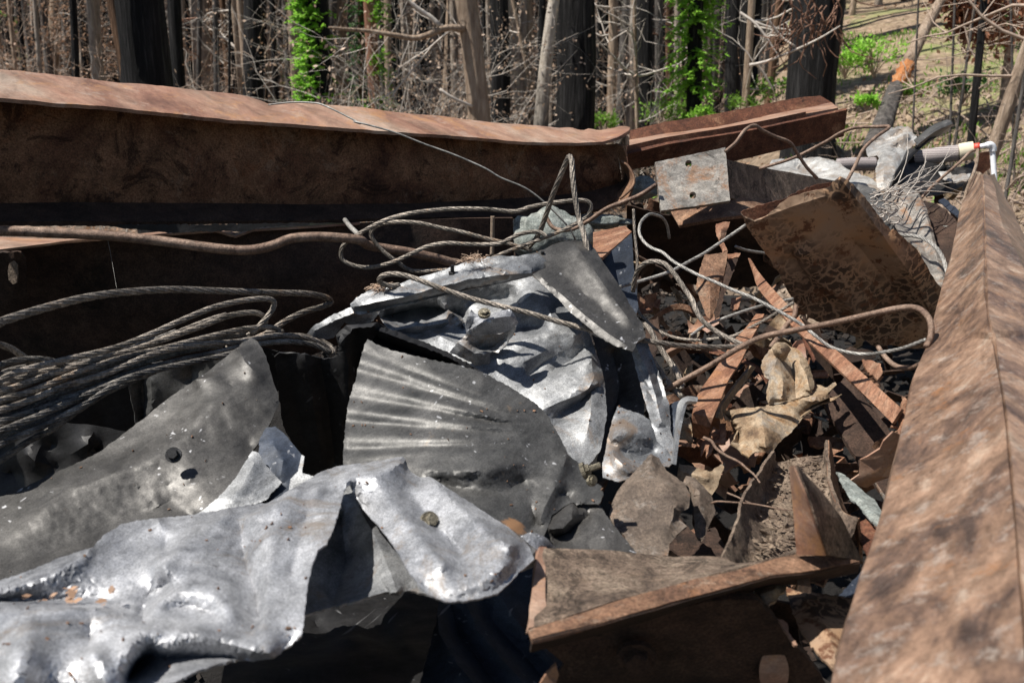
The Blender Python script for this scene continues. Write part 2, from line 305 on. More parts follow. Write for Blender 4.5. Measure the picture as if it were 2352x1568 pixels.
_fd=[(Vector((random.Random(i).gauss(0,1),random.Random(i+50).gauss(0,1),random.Random(i+90).gauss(0,1))).normalized(),.6+.35*i) for i in range(7)]
def crump(p,s,seed=0):
    if seed<0: return noise.noise(Vector(p)*s)+.4*noise.noise(Vector(p)*s*2.7)
    q=Vector(p)*s+Vector((seed*3.1,seed*1.7,seed)); w_=q+Vector((noise.noise(q*.6),noise.noise(q*.6+Vector((9,0,0))),noise.noise(q*.6+Vector((0,9,0)))))*.7
    a=0
    for i,(n,f) in enumerate(_fd):
        k=max(0,.25+noise.noise(q*.45+Vector((i*7,seed,0)))*2.2)
        a+=k*tri_(w_.dot(n)*f*.55+i)/(f*1.6)
    return a*.55+.3*(1-2*abs(noise.noise(q*2)))
# loft: surface through rows, each row a list of image points with distance
def loft(name,rows,m,parent=None,n=40,k=6,curved=False,solid=.006,amp=0,fs=9,seed=0,straight=False,flat=False,tear=0,sharp=0):
    G=[]
    for r in rows:
        w3=[tuple(v) for v in (P3(r) if not isinstance(r[0],Vector) else r)]
        G.append(poly(w3,n) if straight else cat(w3,n))
    G=np.array(G); cols=[]
    kk=(len(rows)-1)*k+1
    for i in range(n):
        cols.append(cat(G[:,i],kk) if curved and len(rows)>2 else np.vstack([G[j,i]*(1-t/k)+G[j+1,i]*t/k for j in range(len(rows)-1) for t in range(k)]+[G[-1,i]]))
    C=np.array(cols)  # n,kk,3
    V=C.reshape(-1,3).copy()
    if amp:
        du=np.gradient(C,axis=0); dv=np.gradient(C,axis=1); nn=np.cross(du,dv); l=np.linalg.norm(nn,axis=2,keepdims=True); l[l<1e-9]=1; nn=(nn/l).reshape(-1,3)
        for i in range(len(V)): V[i]+=nn[i]*amp*crump(V[i],fs,seed)
    if tear:
        for i in range(n):
            for e,s in ((0,1),(kk-1,-1)):
                j=i*kk+e; q=V[j]; V[j]=q+(V[j+s]-q)*tear*noise.noise(Vector(q)*40)
    Fc=[(i*kk+j,(i+1)*kk+j,(i+1)*kk+j+1,i*kk+j+1) for i in range(n-1) for j in range(kk-1)]
    return link(name,V,Fc,m,parent,solid=solid,smooth=not flat,sharp=sharp)
# sheet: a torn sheet from its outline and its folds, rel = cm towards the viewer; membrane between the folds
def sheet(name,base,outline,feats=(),m=None,parent=None,res=9,solid=.0025,amp=.004,fs=8,seed=0,jag=1.5,rip=None,it=420,smooth=1,sharp=24,extra=None):
    rnd=random.Random(seed+7)
    bf=base if callable(base) else (lambda x,y:base)
    def dens(p,cl):
        p=[q if len(q)>2 else (q[0],q[1],0) for q in p]
        if cl: p=p+[p[0]]
        o=[]
        for a,b in zip(p,p[1:]):
            L=math.hypot(a[0]-b[0],a[1]-b[1]); k=max(1,int(L/res))
            for i in range(k):
                t=i/k; j=jag if (cl and 0<i) else 0
                o.append((a[0]+(b[0]-a[0])*t+rnd.uniform(-j,j),a[1]+(b[1]-a[1])*t+rnd.uniform(-j,j),a[2]+(b[2]-a[2])*t))
        if not cl: o.append(p[-1])
        return o
    O=dens(outline,True); pts=[(p[0],p[1]) for p in O]; fix=[p[2] for p in O]; face=[list(range(len(O)))]; edges=[]
    for f in feats:
        D=dens(f,False); b=len(pts); pts+=[(p[0],p[1]) for p in D]; fix+=[p[2] for p in D]; edges+=[(b+i,b+i+1) for i in range(len(D)-1)]
    xs=[p[0] for p in O]; ys=[p[1] for p in O]
    y=min(ys)+res*.5; row=0
    FP=np.array(pts)
    while y<max(ys):
        x=min(xs)+(row%2)*res*.5
        while x<max(xs):
            px=x+rnd.uniform(-.2,.2)*res; py=y+rnd.uniform(-.2,.2)*res
            if np.min((FP[:,0]-px)**2+(FP[:,1]-py)**2)>(res*.55)**2: pts.append((px,py)); fix.append(None)
            x+=res
        y+=res*.87; row+=1
    vs,es,fs_,ov,oe,of=delaunay_2d_cdt([Vector(p) for p in pts],edges,face,1,1e-4)
    n=len(vs); val=np.zeros(n); fx=np.zeros(n,bool)
    for i in range(n):
        c=[fix[j] for j in ov[i] if j<len(fix) and fix[j] is not None]
        if c: val[i]=sum(c)/len(c); fx[i]=True
    tri=[]
    for f in fs_:
        for q in range(1,len(f)-1): tri.append((f[0],f[q],f[q+1]))
    T=np.array(tri); I=np.r_[T[:,0],T[:,1],T[:,2],T[:,1],T[:,2],T[:,0]]; J=np.r_[T[:,1],T[:,2],T[:,0],T[:,0],T[:,1],T[:,2]]
    deg=np.bincount(I,minlength=n).astype(float); deg[deg==0]=1
    used=np.zeros(n,bool); used[T.ravel()]=True
    v=val.copy(); v[~fx]=val[fx].mean() if fx.any() else 0
    for _ in range(it):
        a=np.bincount(I,weights=v[J],minlength=n)/deg; v=np.where(fx,val,v+1.2*(a-v) if _<it-20 else a)
        v=np.clip(v,val.min()-1,val.max()+1)
    for _ in range(smooth):
        a=np.bincount(I,weights=v[J],minlength=n)/deg; v=.5*v+.5*a
    W=[]
    for i in range(n):
        d=bf(vs[i][0],vs[i][1])-v[i]*.01-(extra(vs[i][0],vs[i][1])*.01 if extra else 0); W.append(P(vs[i][0],vs[i][1],d))
    if amp:
        nr=[Vector() for _ in range(n)]
        for a,b,c in tri:
            q=(W[b]-W[a]).cross(W[c]-W[a])
            for z in (a,b,c): nr[z]+=q
        W=[W[i]+(nr[i].normalized() if nr[i].length>0 else nr[i])*amp*crump(W[i],fs,seed) for i in range(n)]
    mp={}; VV=[]
    for i in range(n):
        if used[i]: mp[i]=len(VV); VV.append(W[i])
    return link(name,VV,[(mp[c],mp[b],mp[a]) for a,b,c in tri],m,parent,solid=solid,offset=1,sharp=sharp)
def rope(name,pts,r,m,label=None,cat_='cable',group=None,parent=None,lay=24,strands=6,smoothpath=True,fray=0,seed=0):
    w3=[tuple(v) for v in P3(pts)]; L=sum((Vector(a)-Vector(b)).length for a,b in zip(w3,w3[1:]))
    n=max(12,int(L/(r*.95))); A=cat(w3,n)
    mb=MB(); ns=strands*5; V=[]; up=None; rnd=random.Random(seed)
    ph=0
    for i in range(n):
        t=Vector(A[min(i+1,n-1)]-A[max(i-1,0)]).normalized()
        if up is None: up=t.orthogonal().normalized()
        else: up=(up-t*up.dot(t)).normalized()
        sd=t.cross(up); c=Vector(A[i])
        ph=2*math.pi*(i*L/n)/(lay*r)
        for j in range(ns):
            a=2*math.pi*j/ns; rr=r*(.66+.38*abs(math.sin(a*strands/2))**.8)
            V.append(c+(up*math.cos(a+ph)+sd*math.sin(a+ph))*rr)
    Fc=[(i*ns+j,i*ns+(j+1)%ns,(i+1)*ns+(j+1)%ns,(i+1)*ns+j) for i in range(n-1) for j in range(ns)]
    Fc+=[tuple(reversed(range(ns))),tuple((n-1)*ns+j for j in range(ns))]
    o=link(name,V,Fc,m,parent)
    if label: tag(o,label,cat_,group)
    return o
def rod(name,pts,r,m,label=None,cat_='rod',group=None,n=None,sides=12,parent=None,r1=None):
    w3=[tuple(v) for v in P3(pts)]; n=n or max(10,len(pts)*8); A=cat(w3,n); mb=MB()
    rr=[r+((r1 if r1 is not None else r)-r)*i/(n-1) for i in range(n)]
    mb.tube([Vector(a) for a in A],rr,sides); o=mb.build(name,m,parent)
    if label: tag(o,label,cat_,group)
    return o
def hexbolt(name,px,nrm,r,ln,parent,m,washer=True):
    c=P(*px); nrm=Vector(nrm).normalized(); u=nrm.orthogonal().normalized(); s=nrm.cross(u)
    mb=MB()
    def ring(rad,h,k,rot=0): return [c+nrm*h+(u*math.cos(2*math.pi*i/k+rot)+s*math.sin(2*math.pi*i/k+rot))*rad for i in range(k)]
    def stack(rs):
        b=len(mb.v); k=len(rs[0])
        for q in rs: mb.v+=q
        for i in range(len(rs)-1):
            for j in range(k): mb.f.append((b+i*k+j,b+i*k+(j+1)%k,b+(i+1)*k+(j+1)%k,b+(i+1)*k+j))
        mb.f.append(tuple(b+(len(rs)-1)*k+j for j in range(k)))
    if washer: stack([ring(r*1.45,-.004,16),ring(r*1.45,r*.22,16)])
    stack([ring(r,0,6),ring(r,r*.75,6),ring(r*.86,r*.9,6)])
    if ln: stack([ring(r*.5,0,10),ring(r*.52,ln*.5,10),ring(r*.5,ln,10)])
    return mb.build(name,m,parent,smooth=False)
# ================================================================ ground
def ground():
    ys=list(np.concatenate([np.linspace(-3,14,70),np.linspace(14.4,40,50),np.linspace(41,120,34)]))
    V=[];Fc=[]; nx=90
    for y in ys:
        hw=5+.75*max(y,0)
        for i in range(nx):
            x=-hw+2*hw*i/(nx-1); V.append((x,y,terr(x,y)))
    for j in range(len(ys)-1):
        for i in range(nx-1):
            a=j*nx+i; Fc.append((a,a+1,a+nx+1,a+nx))
    tag(link('ground',V,Fc,M['ground'],origin=(0,0,0)),kind='structure')
ground()
def LD(c,s=.126): return lambda y:c/(ratio(y)+s)
# ---------------------------------------------------------------- big rusty I-beam on the left
T=thing('steel_beam',P(600,500,2.3),'long bent rusty I-beam across the left half, orange sunlit top flange over a dark web','steel beam')
def ext(r,x=-1100):
    a,b=r[0],r[1]; k=(x-a[0])/(a[0]-b[0]); return [(x,a[1]+(a[1]-b[1])*k*.6)+tuple(p+(p-q)*k for p,q in zip(a[2:],b[2:]))]+list(r)
def dl(x): return 2.0+.9*max(0,min(1,(x+60)/1500))
back=Q('A0',[(-200,445),(0,462),(300,490),(560,520),(760,550),(860,555),(1200,590),(1500,620),(1620,638),(1700,664),(1755,688),(1850,678),(1930,672),(2100,690),(2352,712)])+Q('A1',[(400,742),(700,768),(1100,812),(1300,828),(1480,848),(1560,844),(1640,866),(1670,850),(1740,863),(1830,850),(1900,832),(1945,842)])
front=Q('A0',[(-200,634),(0,652),(400,690),(700,712),(1000,744),(1600,803),(2352,858)])+Q('A1',[(400,872),(700,892),(1200,932),(1600,948),(1770,940),(1880,905),(1945,862)])
fr=[(x,y,dl(x)) for x,y in front]; bk=[(x,y,dl(x)+.22) for x,y in back]
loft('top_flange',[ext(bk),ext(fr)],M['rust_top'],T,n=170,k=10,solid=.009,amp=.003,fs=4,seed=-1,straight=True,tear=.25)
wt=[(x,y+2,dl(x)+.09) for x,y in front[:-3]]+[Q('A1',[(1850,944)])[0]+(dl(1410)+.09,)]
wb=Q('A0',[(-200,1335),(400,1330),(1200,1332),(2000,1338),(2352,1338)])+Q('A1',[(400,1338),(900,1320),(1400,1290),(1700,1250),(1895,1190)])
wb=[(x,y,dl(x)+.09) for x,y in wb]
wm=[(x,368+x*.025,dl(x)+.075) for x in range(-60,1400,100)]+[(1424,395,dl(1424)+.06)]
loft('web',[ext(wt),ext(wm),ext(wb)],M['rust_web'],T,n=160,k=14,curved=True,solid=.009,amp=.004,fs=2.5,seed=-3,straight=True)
bf1=Q('A0',[(-200,1452),(0,1452),(1000,1458),(2000,1448),(2352,1442)])+Q('A1',[(400,1436),(900,1428),(1250,1420),(1600,1400),(1750,1372),(1880,1290),(1955,1225),(1975,1170)])
bf1=[(x,y,dl(x)) for x,y in bf1]
wb2=[(x,y+1,d-.004) for x,y,d in wb]+[Q('A1',[(1925,1100)])[0]+(dl(1440)+.05,)]
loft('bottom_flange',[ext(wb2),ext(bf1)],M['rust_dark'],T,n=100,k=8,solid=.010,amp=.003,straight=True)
loft('torn_web_end',[Q('A1',[(1850,940,2.93),(1890,1080,2.95),(1900,1190,2.95)]),Q('A1',[(1905,950,2.9),(1925,1010,2.92),(1915,1080,2.95)])],M['rust_brown'],T,n=14,k=4,solid=.01,amp=.003)
rod_rim=rod('curled_edge',Q('A1',[(1890,1055,2.9),(1935,1085,2.88),(1970,1150,2.86),(1972,1200,2.85),(1940,1250,2.84),(1880,1300,2.84)]),.004,M['rust_brown'],parent=T)
loft('curl',[Q('A1',[(1890,1055,2.9),(1935,1085,2.88),(1970,1150,2.86),(1972,1200,2.85),(1930,1330,2.84)]),Q('A1',[(1890,1070,2.98),(1910,1120,2.98),(1920,1180,2.98),(1900,1230,2.98),(1700,1330,2.95)])],M['rust_brown'],T,n=20,k=5,solid=.006,amp=.003)
# ---------------------------------------------------------------- lower beam below it
T=thing('steel_beam',P(450,820,2.3),'dark steel beam in shade under the long I-beam, slotted hole at its left end','steel beam')
top=Q('B0',[(-200,340),(0,325),(440,268),(590,258),(1120,218),(1420,197),(1535,236),(1650,192),(2352,150)])+Q('B1',[(400,135),(900,118),(1180,116)])
top=[(x,y,2.28+.35*max(0,x)/1180) for x,y in top]
bot=[(-1000,925,2.5),(-70,905,2.5),(300,880,2.5),(700,820,2.55),(900,745,2.6),(1180,640,2.72)]
loft('web',[ext(top,-1000),[(x,y,d) for x,y,d in [(-1000,715,2.34),(-70,700,2.38),(400,690,2.4),(800,660,2.48),(1180,600,2.66)]],bot],M['rust_dark'],T,n=60,k=12,curved=True,solid=.01,amp=.007,fs=4,straight=True)  # web in the darkest rust colour
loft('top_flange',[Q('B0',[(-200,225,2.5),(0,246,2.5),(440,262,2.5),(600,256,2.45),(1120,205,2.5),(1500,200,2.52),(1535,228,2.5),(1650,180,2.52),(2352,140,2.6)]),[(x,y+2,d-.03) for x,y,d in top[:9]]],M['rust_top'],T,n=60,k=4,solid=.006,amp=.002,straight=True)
sheet('end_plate',lambda x,y:2.16+(y-575)*.0006,Q('B0',[(-160,330),(140,335),(172,380),(175,600),(130,680),(50,745),(-160,800)]),[Q('B0',[(100,340,1),(110,600,1),(30,700,1)])],M['rust_dark'],T,amp=.003,solid=.008)
sl_=sheet('slotted_lug',2.12,Q('B0',[(70,410),(95,395),(118,420),(122,480),(115,540),(92,548),(65,520),(58,460)]),[],M['grimy'],T,amp=.001,solid=.006,res=6,jag=.4)
sheet('tarp_strip',lambda x,y:2.2,Q('B0',[(-120,150),(650,158),(1300,160),(2050,148),(2000,165),(1750,172),(1600,205),(1300,205),(1100,215),(700,170),(-120,168)]),[],M['black'],None,amp=.004,solid=.002,res=6)['label']='dark plastic strip pinched in the gap under the long I-beam'
bpy.data.objects['tarp_strip']['category']='plastic strip'
# ---------------------------------------------------------------- second beam, right of the first
T=thing('steel_beam',P(1700,350,3.2),'shorter rusty beam lying on its side above the heap, two parallel flanges pointing right','steel beam')
r0=[(1446,302,3.45),(1525,282,3.47),(1650,262,3.5),(1790,234,3.55),(1840,225,3.56),(1883,222,3.57)]
r1=[(1446,324,3.42),(1525,310,3.44),(1650,293,3.47),(1790,262,3.52),(1910,238,3.55)]
loft('back_flange',[r0,r1],M['rust_red'],T,n=40,k=5,solid=.012,amp=.003,straight=True,tear=.2)
r2=[(1446,336,3.18),(1525,322,3.2),(1650,303,3.22),(1790,276,3.26),(1925,250,3.3)]
loft('web',[r1,r2],M['rust_top'],T,n=40,k=6,solid=.010,amp=.004,straight=True)
f0=[(1440,350,3.1),(1525,331,3.12),(1650,311,3.15),(1750,293,3.18),(1850,272,3.21),(1944,250,3.24)]
f1=[(1442,388,3.16),(1525,373,3.17),(1640,376,3.18),(1690,368,3.2),(1830,335,3.24),(1935,312,3.28)]
loft('front_flange',[f0,f1],M['rust_red'],T,n=60,k=12,solid=.014,amp=.004,seed=4,straight=True,tear=.1)
loft('inner_lip',[[(x,y-15,d+.03) for x,y,d in f0[:5]],[(x,y+2,d+.03) for x,y,d in f0[:5]]],M['rust_red'],T,n=40,k=3,solid=.008,amp=.001,straight=True)
# ---------------------------------------------------------------- end plate beam
T=thing('steel_beam',P(1700,470,2.8),'steel beam with a grey square end plate with two bolt holes facing the viewer','steel beam')
def holed(name,base,outline,holes,m,parent,**kw):
    feats=[]
    for cx,cy,r in holes: feats.append([(cx+r*math.cos(a*math.pi/8),cy+r*math.sin(a*math.pi/8),0) for a in range(17)])
    o=sheet(name,base,outline,feats,m,parent,**kw)
    me=o.data; import bmesh
    bm=bmesh.new(); bm.from_mesh(me); kill=[]
    o0=Vector(parent.location)
    for f in bm.faces:
        c=f.calc_center_median()+o0; v=c-Vector((0,0,CZ)); cd=v.y*CP-v.z*SP; x=1176+F*v.x/cd; y=784-F*(v.y*SP+v.z*CP)/cd
        if any((x-a)**2+(y-b)**2<(r*.97)**2 for a,b,r in holes): kill.append(f)
    bmesh.ops.delete(bm,geom=kill,context='FACES'); bm.to_mesh(me); bm.free(); return o
holed('end_plate',lambda x,y:2.62-(y-344)*.0009,[(1503,378),(1585,361),(1664,344),(1669,400),(1675,466),(1600,478),(1517,489),(1510,430)],[(1580,381,8),(1590,454,8)],M['plate'],T,solid=.012,amp=.0015,res=6,jag=.5,fs=5)
loft('web',[[(1660,366,2.66),(1750,386,2.9),(1920,417,3.3)],[(1672,455,2.62),(1750,468,2.82),(1920,500,3.2)]],M['grimy'],T,n=24,k=8,solid=.01,amp=.003)
loft('bottom_flange',[[(1540,486,2.7),(1672,455,2.66),(1760,469,2.84),(1920,500,3.2)],[(1560,520,2.6),(1690,500,2.55),(1780,500,2.7),(1920,540,3.0)]],M['rust_brown'],T,n=24,k=5,solid=.01,amp=.004)
for (x,y) in ((1582,383),(1592,456)): rod('bolt_stub',[(x,y,2.68),(x+1,y+1,2.63)],.005,M['rust_brown'],parent=T,n=3)
# ---------------------------------------------------------------- ridge beam in the right foreground
T=None
lx=[(2238,400),(2226,440),(2209,480),(2193,575),(2175,635),(2154,712),(2137,782),(2123,821),(2101,881),(2087,951),(2073,1017),(2052,1087),(2028,1186),(2010,1256),(1989,1316),(1971,1386),(1947,1456),(1926,1537),(1905,1640),(1880,1800)]
cr=[(2256,402),(2258,440),(2260,487),(2263,586),(2267,698),(2276,760),(2284,790),(2298,881),(2309,951),(2322,1080),(2336,1250),(2352,1420),(2368,1640),(2380,1800)]
rc=[(2272,404),(2284,439),(2298,511),(2319,557),(2352,628),(2400,740),(2480,920),(2600,1200),(2740,1500),(2900,1800)]
ro=[(2282,400),(2300,440),(2330,500),(2370,590),(2440,720),(2560,920),(2760,1220),(2980,1500),(3200,1800)]
def dd(ps,c): f=LD(c); return [(x,y,f(y)) for x,y in ps]
crs=dd(cr,.468); crs[5]=(2276,760,crs[5][2]-.012); crs[6]=(2284,790,crs[6][2]+.02); crs[7]=(2298,881,crs[7][2]+.012)
mid=[((a[0]*.55+b[0]*.45),(a[1]*.55+b[1]*.45),(a[2]*.55+b[2]*.45)-.004) for a,b in zip(poly(dd(lx,.55),18),poly(crs,18))]
T=thing('ridge_beam',P(2100,1300,1.0),'thick rusty ridged steel beam running from the bottom right corner away beside the heap','steel beam')
loft('left_flank',[dd(lx,.61),dd(lx,.55),mid,crs],M['rust_ridge'],T,n=150,k=8,solid=.008,amp=.004,fs=5,seed=-2,sharp=16)
loft('right_flank',[[(x+.6,y,d) for x,y,d in crs],dd(rc,.487),dd(ro,.55)],M['ridge2'],T,n=150,k=8,solid=.008,amp=.004,fs=5,seed=-2,sharp=16)
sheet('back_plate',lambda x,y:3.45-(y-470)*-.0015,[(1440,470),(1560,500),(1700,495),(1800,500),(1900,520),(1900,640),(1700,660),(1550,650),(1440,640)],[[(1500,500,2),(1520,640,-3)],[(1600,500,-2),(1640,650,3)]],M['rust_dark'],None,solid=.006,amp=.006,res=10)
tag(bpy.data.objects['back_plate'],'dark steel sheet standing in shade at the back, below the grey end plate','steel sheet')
# ================================================================ crumpled sheet metal
def S(name,label,cat_,base,outline,feats,m,**kw):
    o=sheet(name,base,outline,feats,m,**kw); return tag(o,label,cat_)
def lin(y0,d0,y1,d1): return lambda x,y:d0+(d1-d0)*(y-y0)/(y1-y0)
# front silver sheet
T=thing('crumpled_sheet',P(500,1450,.9),'bright silver crumpled sheet filling the bottom left corner, hex bolt through it','sheet metal')
b7=lambda x,y:dh(y,.52)
out=Q('C0',[(-1200,1250),(-150,960),(0,905),(160,850),(380,760),(600,690),(680,610),(800,540),(1030,498),(1200,480),(1460,440),(1760,400),(1950,290),(2100,195),(2200,158)])+\
 Q('C1',[(100,150),(200,140),(300,120),(400,90),(480,70),(505,125),(545,185),(640,230),(780,325),(930,420),(1080,515),(1180,590),(1240,640),(1290,690),(1320,760),(1230,835),(1180,890),(1080,985),(980,1010),(880,1030),(740,1035),(640,1000),(570,945,1),(500,850,1.5),(430,730,2),(360,620,1),(280,530,0),(205,440,-1),(150,350,1),(105,275,5),(75,350,5.5),(50,450,5.5),(20,560,5),(-30,680,5)])+\
 Q('C0',[(2080,720,5),(2050,800,4.5),(2025,900,4.5),(2005,1000,4),(1995,1100,4),(1985,1200,3.5),(1972,1265,3),(1900,1330,1.5),(1780,1392,1),(1650,1410),(1500,1440),(1300,1500),(1150,1580),(900,1680),(300,1700),(-150,1700),(-1200,1700)])
fe=[ Q('C1',[(95,275,5),(140,230,4),(290,220,5),(420,140,5),(480,75,3)]),
 Q('C1',[(310,210,4.5),(340,340,3),(430,450,2.5),(520,560,2.5),(640,700,2.2),(735,800,2.8)]),
 Q('C1',[(480,300,1.0),(560,420,.3),(700,600,-.5),(850,720,-1)]),
 Q('C1',[(640,240,2),(800,380,3),(1000,560,3.5),(1180,680,3.5)]),
 Q('C1',[(600,950,0),(800,960,1),(1000,900,1.5),(1130,800,2.5)]),
 Q('C0',[(1500,460,2),(1300,590,1.7),(1150,710,2.5),(1060,800,3),(1100,880,3.5),(1200,900,3),(1380,940,2.5),(1480,1000,2),(1530,1080,1.5)]),
 Q('C0',[(920,1130,-2.5),(990,1040,-3),(1060,940,-2.5),(1100,900,-1.5)]),
 Q('C0',[(950,1150,1),(1010,1060,2),(1150,985,3),(1300,975,3),(1420,1010,3),(1500,1100,2.5),(1540,1200,2.2),(1580,1290,2)]),
 Q('C0',[(1100,1100,.5),(1250,1080,0),(1400,1130,0)]),
 Q('C0',[(1570,520,.5),(1590,700,-1),(1620,850,-1.8),(1690,980,-1.5),(1700,1150,-1)]),
 Q('C0',[(1780,640,2.5),(1760,820,2.2),(1730,1000,2),(1720,1180,2.5),(1770,1330,2.5)]),
 Q('C0',[(1950,300,4),(1800,420,4),(1650,500,2.5)]),
 Q('C0',[(2080,300,4.5),(2000,500,2),(1960,700,1.5),(1900,900,1)]),
 Q('C0',[(1030,500,2),(1080,600,.5),(1090,680,-.5)]),
 Q('C0',[(600,690,2),(500,760,2.5),(300,880,1.5),(60,960,1),(-100,1010,1)]),
 Q('C0',[(-100,1040,-1.5),(150,1040,-2),(400,1040,-2),(700,1050,-1.5),(850,1090,-1)]),
 Q('C0',[(-100,1085,3),(100,1082,3.5),(400,1075,3.5),(650,1090,3),(850,1130,2),(940,1190,2)]),
 Q('C0',[(740,1640,1),(790,1480,2),(850,1370,3),(950,1250,4),(1010,1270,3.5),(1050,1340,1.5),(1110,1320,2),(1180,1260,3.5),(1300,1260,3.5),(1500,1310,3),(1700,1360,2.5),(1780,1385,2)]),
 Q('C0',[(820,1560,-6),(900,1420,-6),(1000,1370,-5),(1150,1400,-3),(1400,1400,-2),(1600,1410,-1)]),
 Q('C0',[(620,1160,2.5),(590,1300,1),(620,1400,3.5),(700,1560,2)]),
 Q('C0',[(200,1200,4),(150,1400,4.5),(100,1600,4)])]
fe=[[(p[0],p[1],(p[2] if len(p)>2 else 0)*(1.0 if (330<p[0]<560 and p[1]>1310) else 1.8)) for p in f] for f in fe]
sheet('body',b7,out,fe,M['silver'],T,res=6.5,solid=.0025,amp=.004,fs=6,seed=1,smooth=3,sharp=28)
sheet('shaded_side',lambda x,y:dh(y,.52)+.10,Q('C1',[(90,240),(260,420),(480,760),(640,1010),(420,970),(300,1010),(150,1060),(0,1100),(-160,1150),(-400,1330),(-420,1200),(-300,900),(-150,600)]),[Q('C1',[(100,280,-1),(300,650,2),(420,960,2)]),Q('C1',[(60,500,-5),(100,800,-6),(0,1050,-4)])],M['silver2'],T,res=8,solid=.003,amp=.006,fs=9,seed=2)  # darker metal than the body puts this face's shade into the colour
fe=None
hexbolt('hex_bolt',Q('C1',[(640,510,dh(1195,.52)-.02)])[0],(.55,-.6,.58),.0095,0,T,M['bolt'])
for i,(a,b_,s) in enumerate([(470,1000,9),(500,1030,7),(200,1050,7),(530,1052,9),(385,1030,6),(1235,1010,4),(765,1030,8),(740,1060,7)]):
    x,y=Q('C0',[(a,b_)])[0]; mb=MB(); c=P(x,y,dh(y,.52)+.0)
    rnd=random.Random(i)
    for q in range(3): mb.leaf(c+Vector((rnd.uniform(-.004,.004),rnd.uniform(-.02,0),.012)),Vector((rnd.uniform(-1,1),rnd.uniform(-1,1),.3)),s*.0016,s*.0005,Vector((0,-.3,1)))
    tag(mb.build('dry_flake',M['leafdry']),'tiny orange dry flake lying on the bright silver sheet','flake','dry flakes on the silver sheet')
# sooty grey sheet on the left
T=thing('crumpled_sheet',P(300,1200,1.4),'sooty dark grey crumpled sheet rising to a point under the cable bundle','sheet metal')
out=Q('D4',[(-1600,1900),(-250,1580),(0,1462),(200,1385),(400,1290),(800,1110),(1000,980),(1100,900),(1300,740),(1500,580),(1800,380),(1950,260),(2100,125),(2170,85),(2230,120),(2300,250),(2352,430),(2400,560),(2410,650),(2340,820),(2260,960),(2200,1060)])+[(560,1090),(520,1140),(480,1190),(370,1235),(210,1310),(0,1370),(-70,1390),(-420,1440)]
fe=[Q('D4',[(100,1800,1),(400,1560,2.5),(600,1380,3),(850,1320,3),(1050,1240,3),(1250,1160,3),(1400,1080,3),(1550,980,3),(1650,900,3),(1750,760,3.2),(1850,650,3.6)]),
 Q('D4',[(1850,650,3.6),(2000,560,3),(2180,540,2.5)]),Q('D4',[(1850,650,3.6),(2050,680,2.5),(2380,640,1)]),
 Q('D4',[(500,1350,1),(800,1190,.3),(1050,1080,0),(1250,950,0),(1450,820,0),(1650,600,1)]),
 Q('D4',[(1700,450,3),(1850,440,3),(2000,500,2)]),Q('D4',[(2050,150,3),(2120,300,3.5),(2230,420,3)]),
 Q('D4',[(1900,700,3),(1750,1000,2),(1650,1300,1.5)]),Q('D4',[(1900,700,3),(2050,950,1),(2180,1050,-1)]),
 Q('D4',[(1200,1400,.5),(1400,1560,-1),(1700,1640,-2)])]+[[(60,1290,0),(200,1230,-1),(400,1150,-1.5)]]
sheet('body',lin(785,1.72,1350,1.15),out,fe,M['grey'],T,res=9,solid=.0025,amp=.004,fs=9,seed=5,smooth=1)
hexbolt('hex_bolt',Q('D4',[(1500,1095,1.39)])[0],(.1,-.85,.5),.009,0,T,M['black'])
S('torn_sheet','small bright torn sheet edge between the sooty sheet and the silver foreground sheet','sheet metal',lin(1050,1.4,1180,1.3),
 Q('C0',[(1260,490),(1330,440),(1450,340),(1540,240),(1600,140),(1650,60),(1690,70),(1720,130),(1800,220),(1845,262),(1790,320),(1740,380),(1600,425),(1400,460)]),[Q('C0',[(1420,420,0),(1580,300,2),(1660,140,2)])],M['silver2'],seed=3,solid=.002,res=6)
S('torn_sheet','dark blue-black torn sheet scrap beside the tip of the sooty sheet','sheet metal',lin(980,1.5,1160,1.32),
 Q('C0',[(1700,-30),(1740,-90),(1800,-100),(1880,-30),(1975,90),(1960,220),(1890,330),(1740,390),(1840,262),(1760,200),(1690,70)]),[Q('C0',[(1780,0,1),(1850,120,1.5),(1830,260,1)])],M['blued'],seed=4,solid=.002,res=6)
S('torn_sheet','narrow pale curled sheet edge at the bottom of the dark folded corrugated piece','sheet metal',lin(980,1.42,1160,1.28),
 Q('C0',[(1970,80),(1990,90),(1975,200),(2060,230),(1990,270),(1930,310),(1885,330),(1900,240),(1950,190)]),[],M['silver2'],seed=5,solid=.002,res=5,jag=.5)
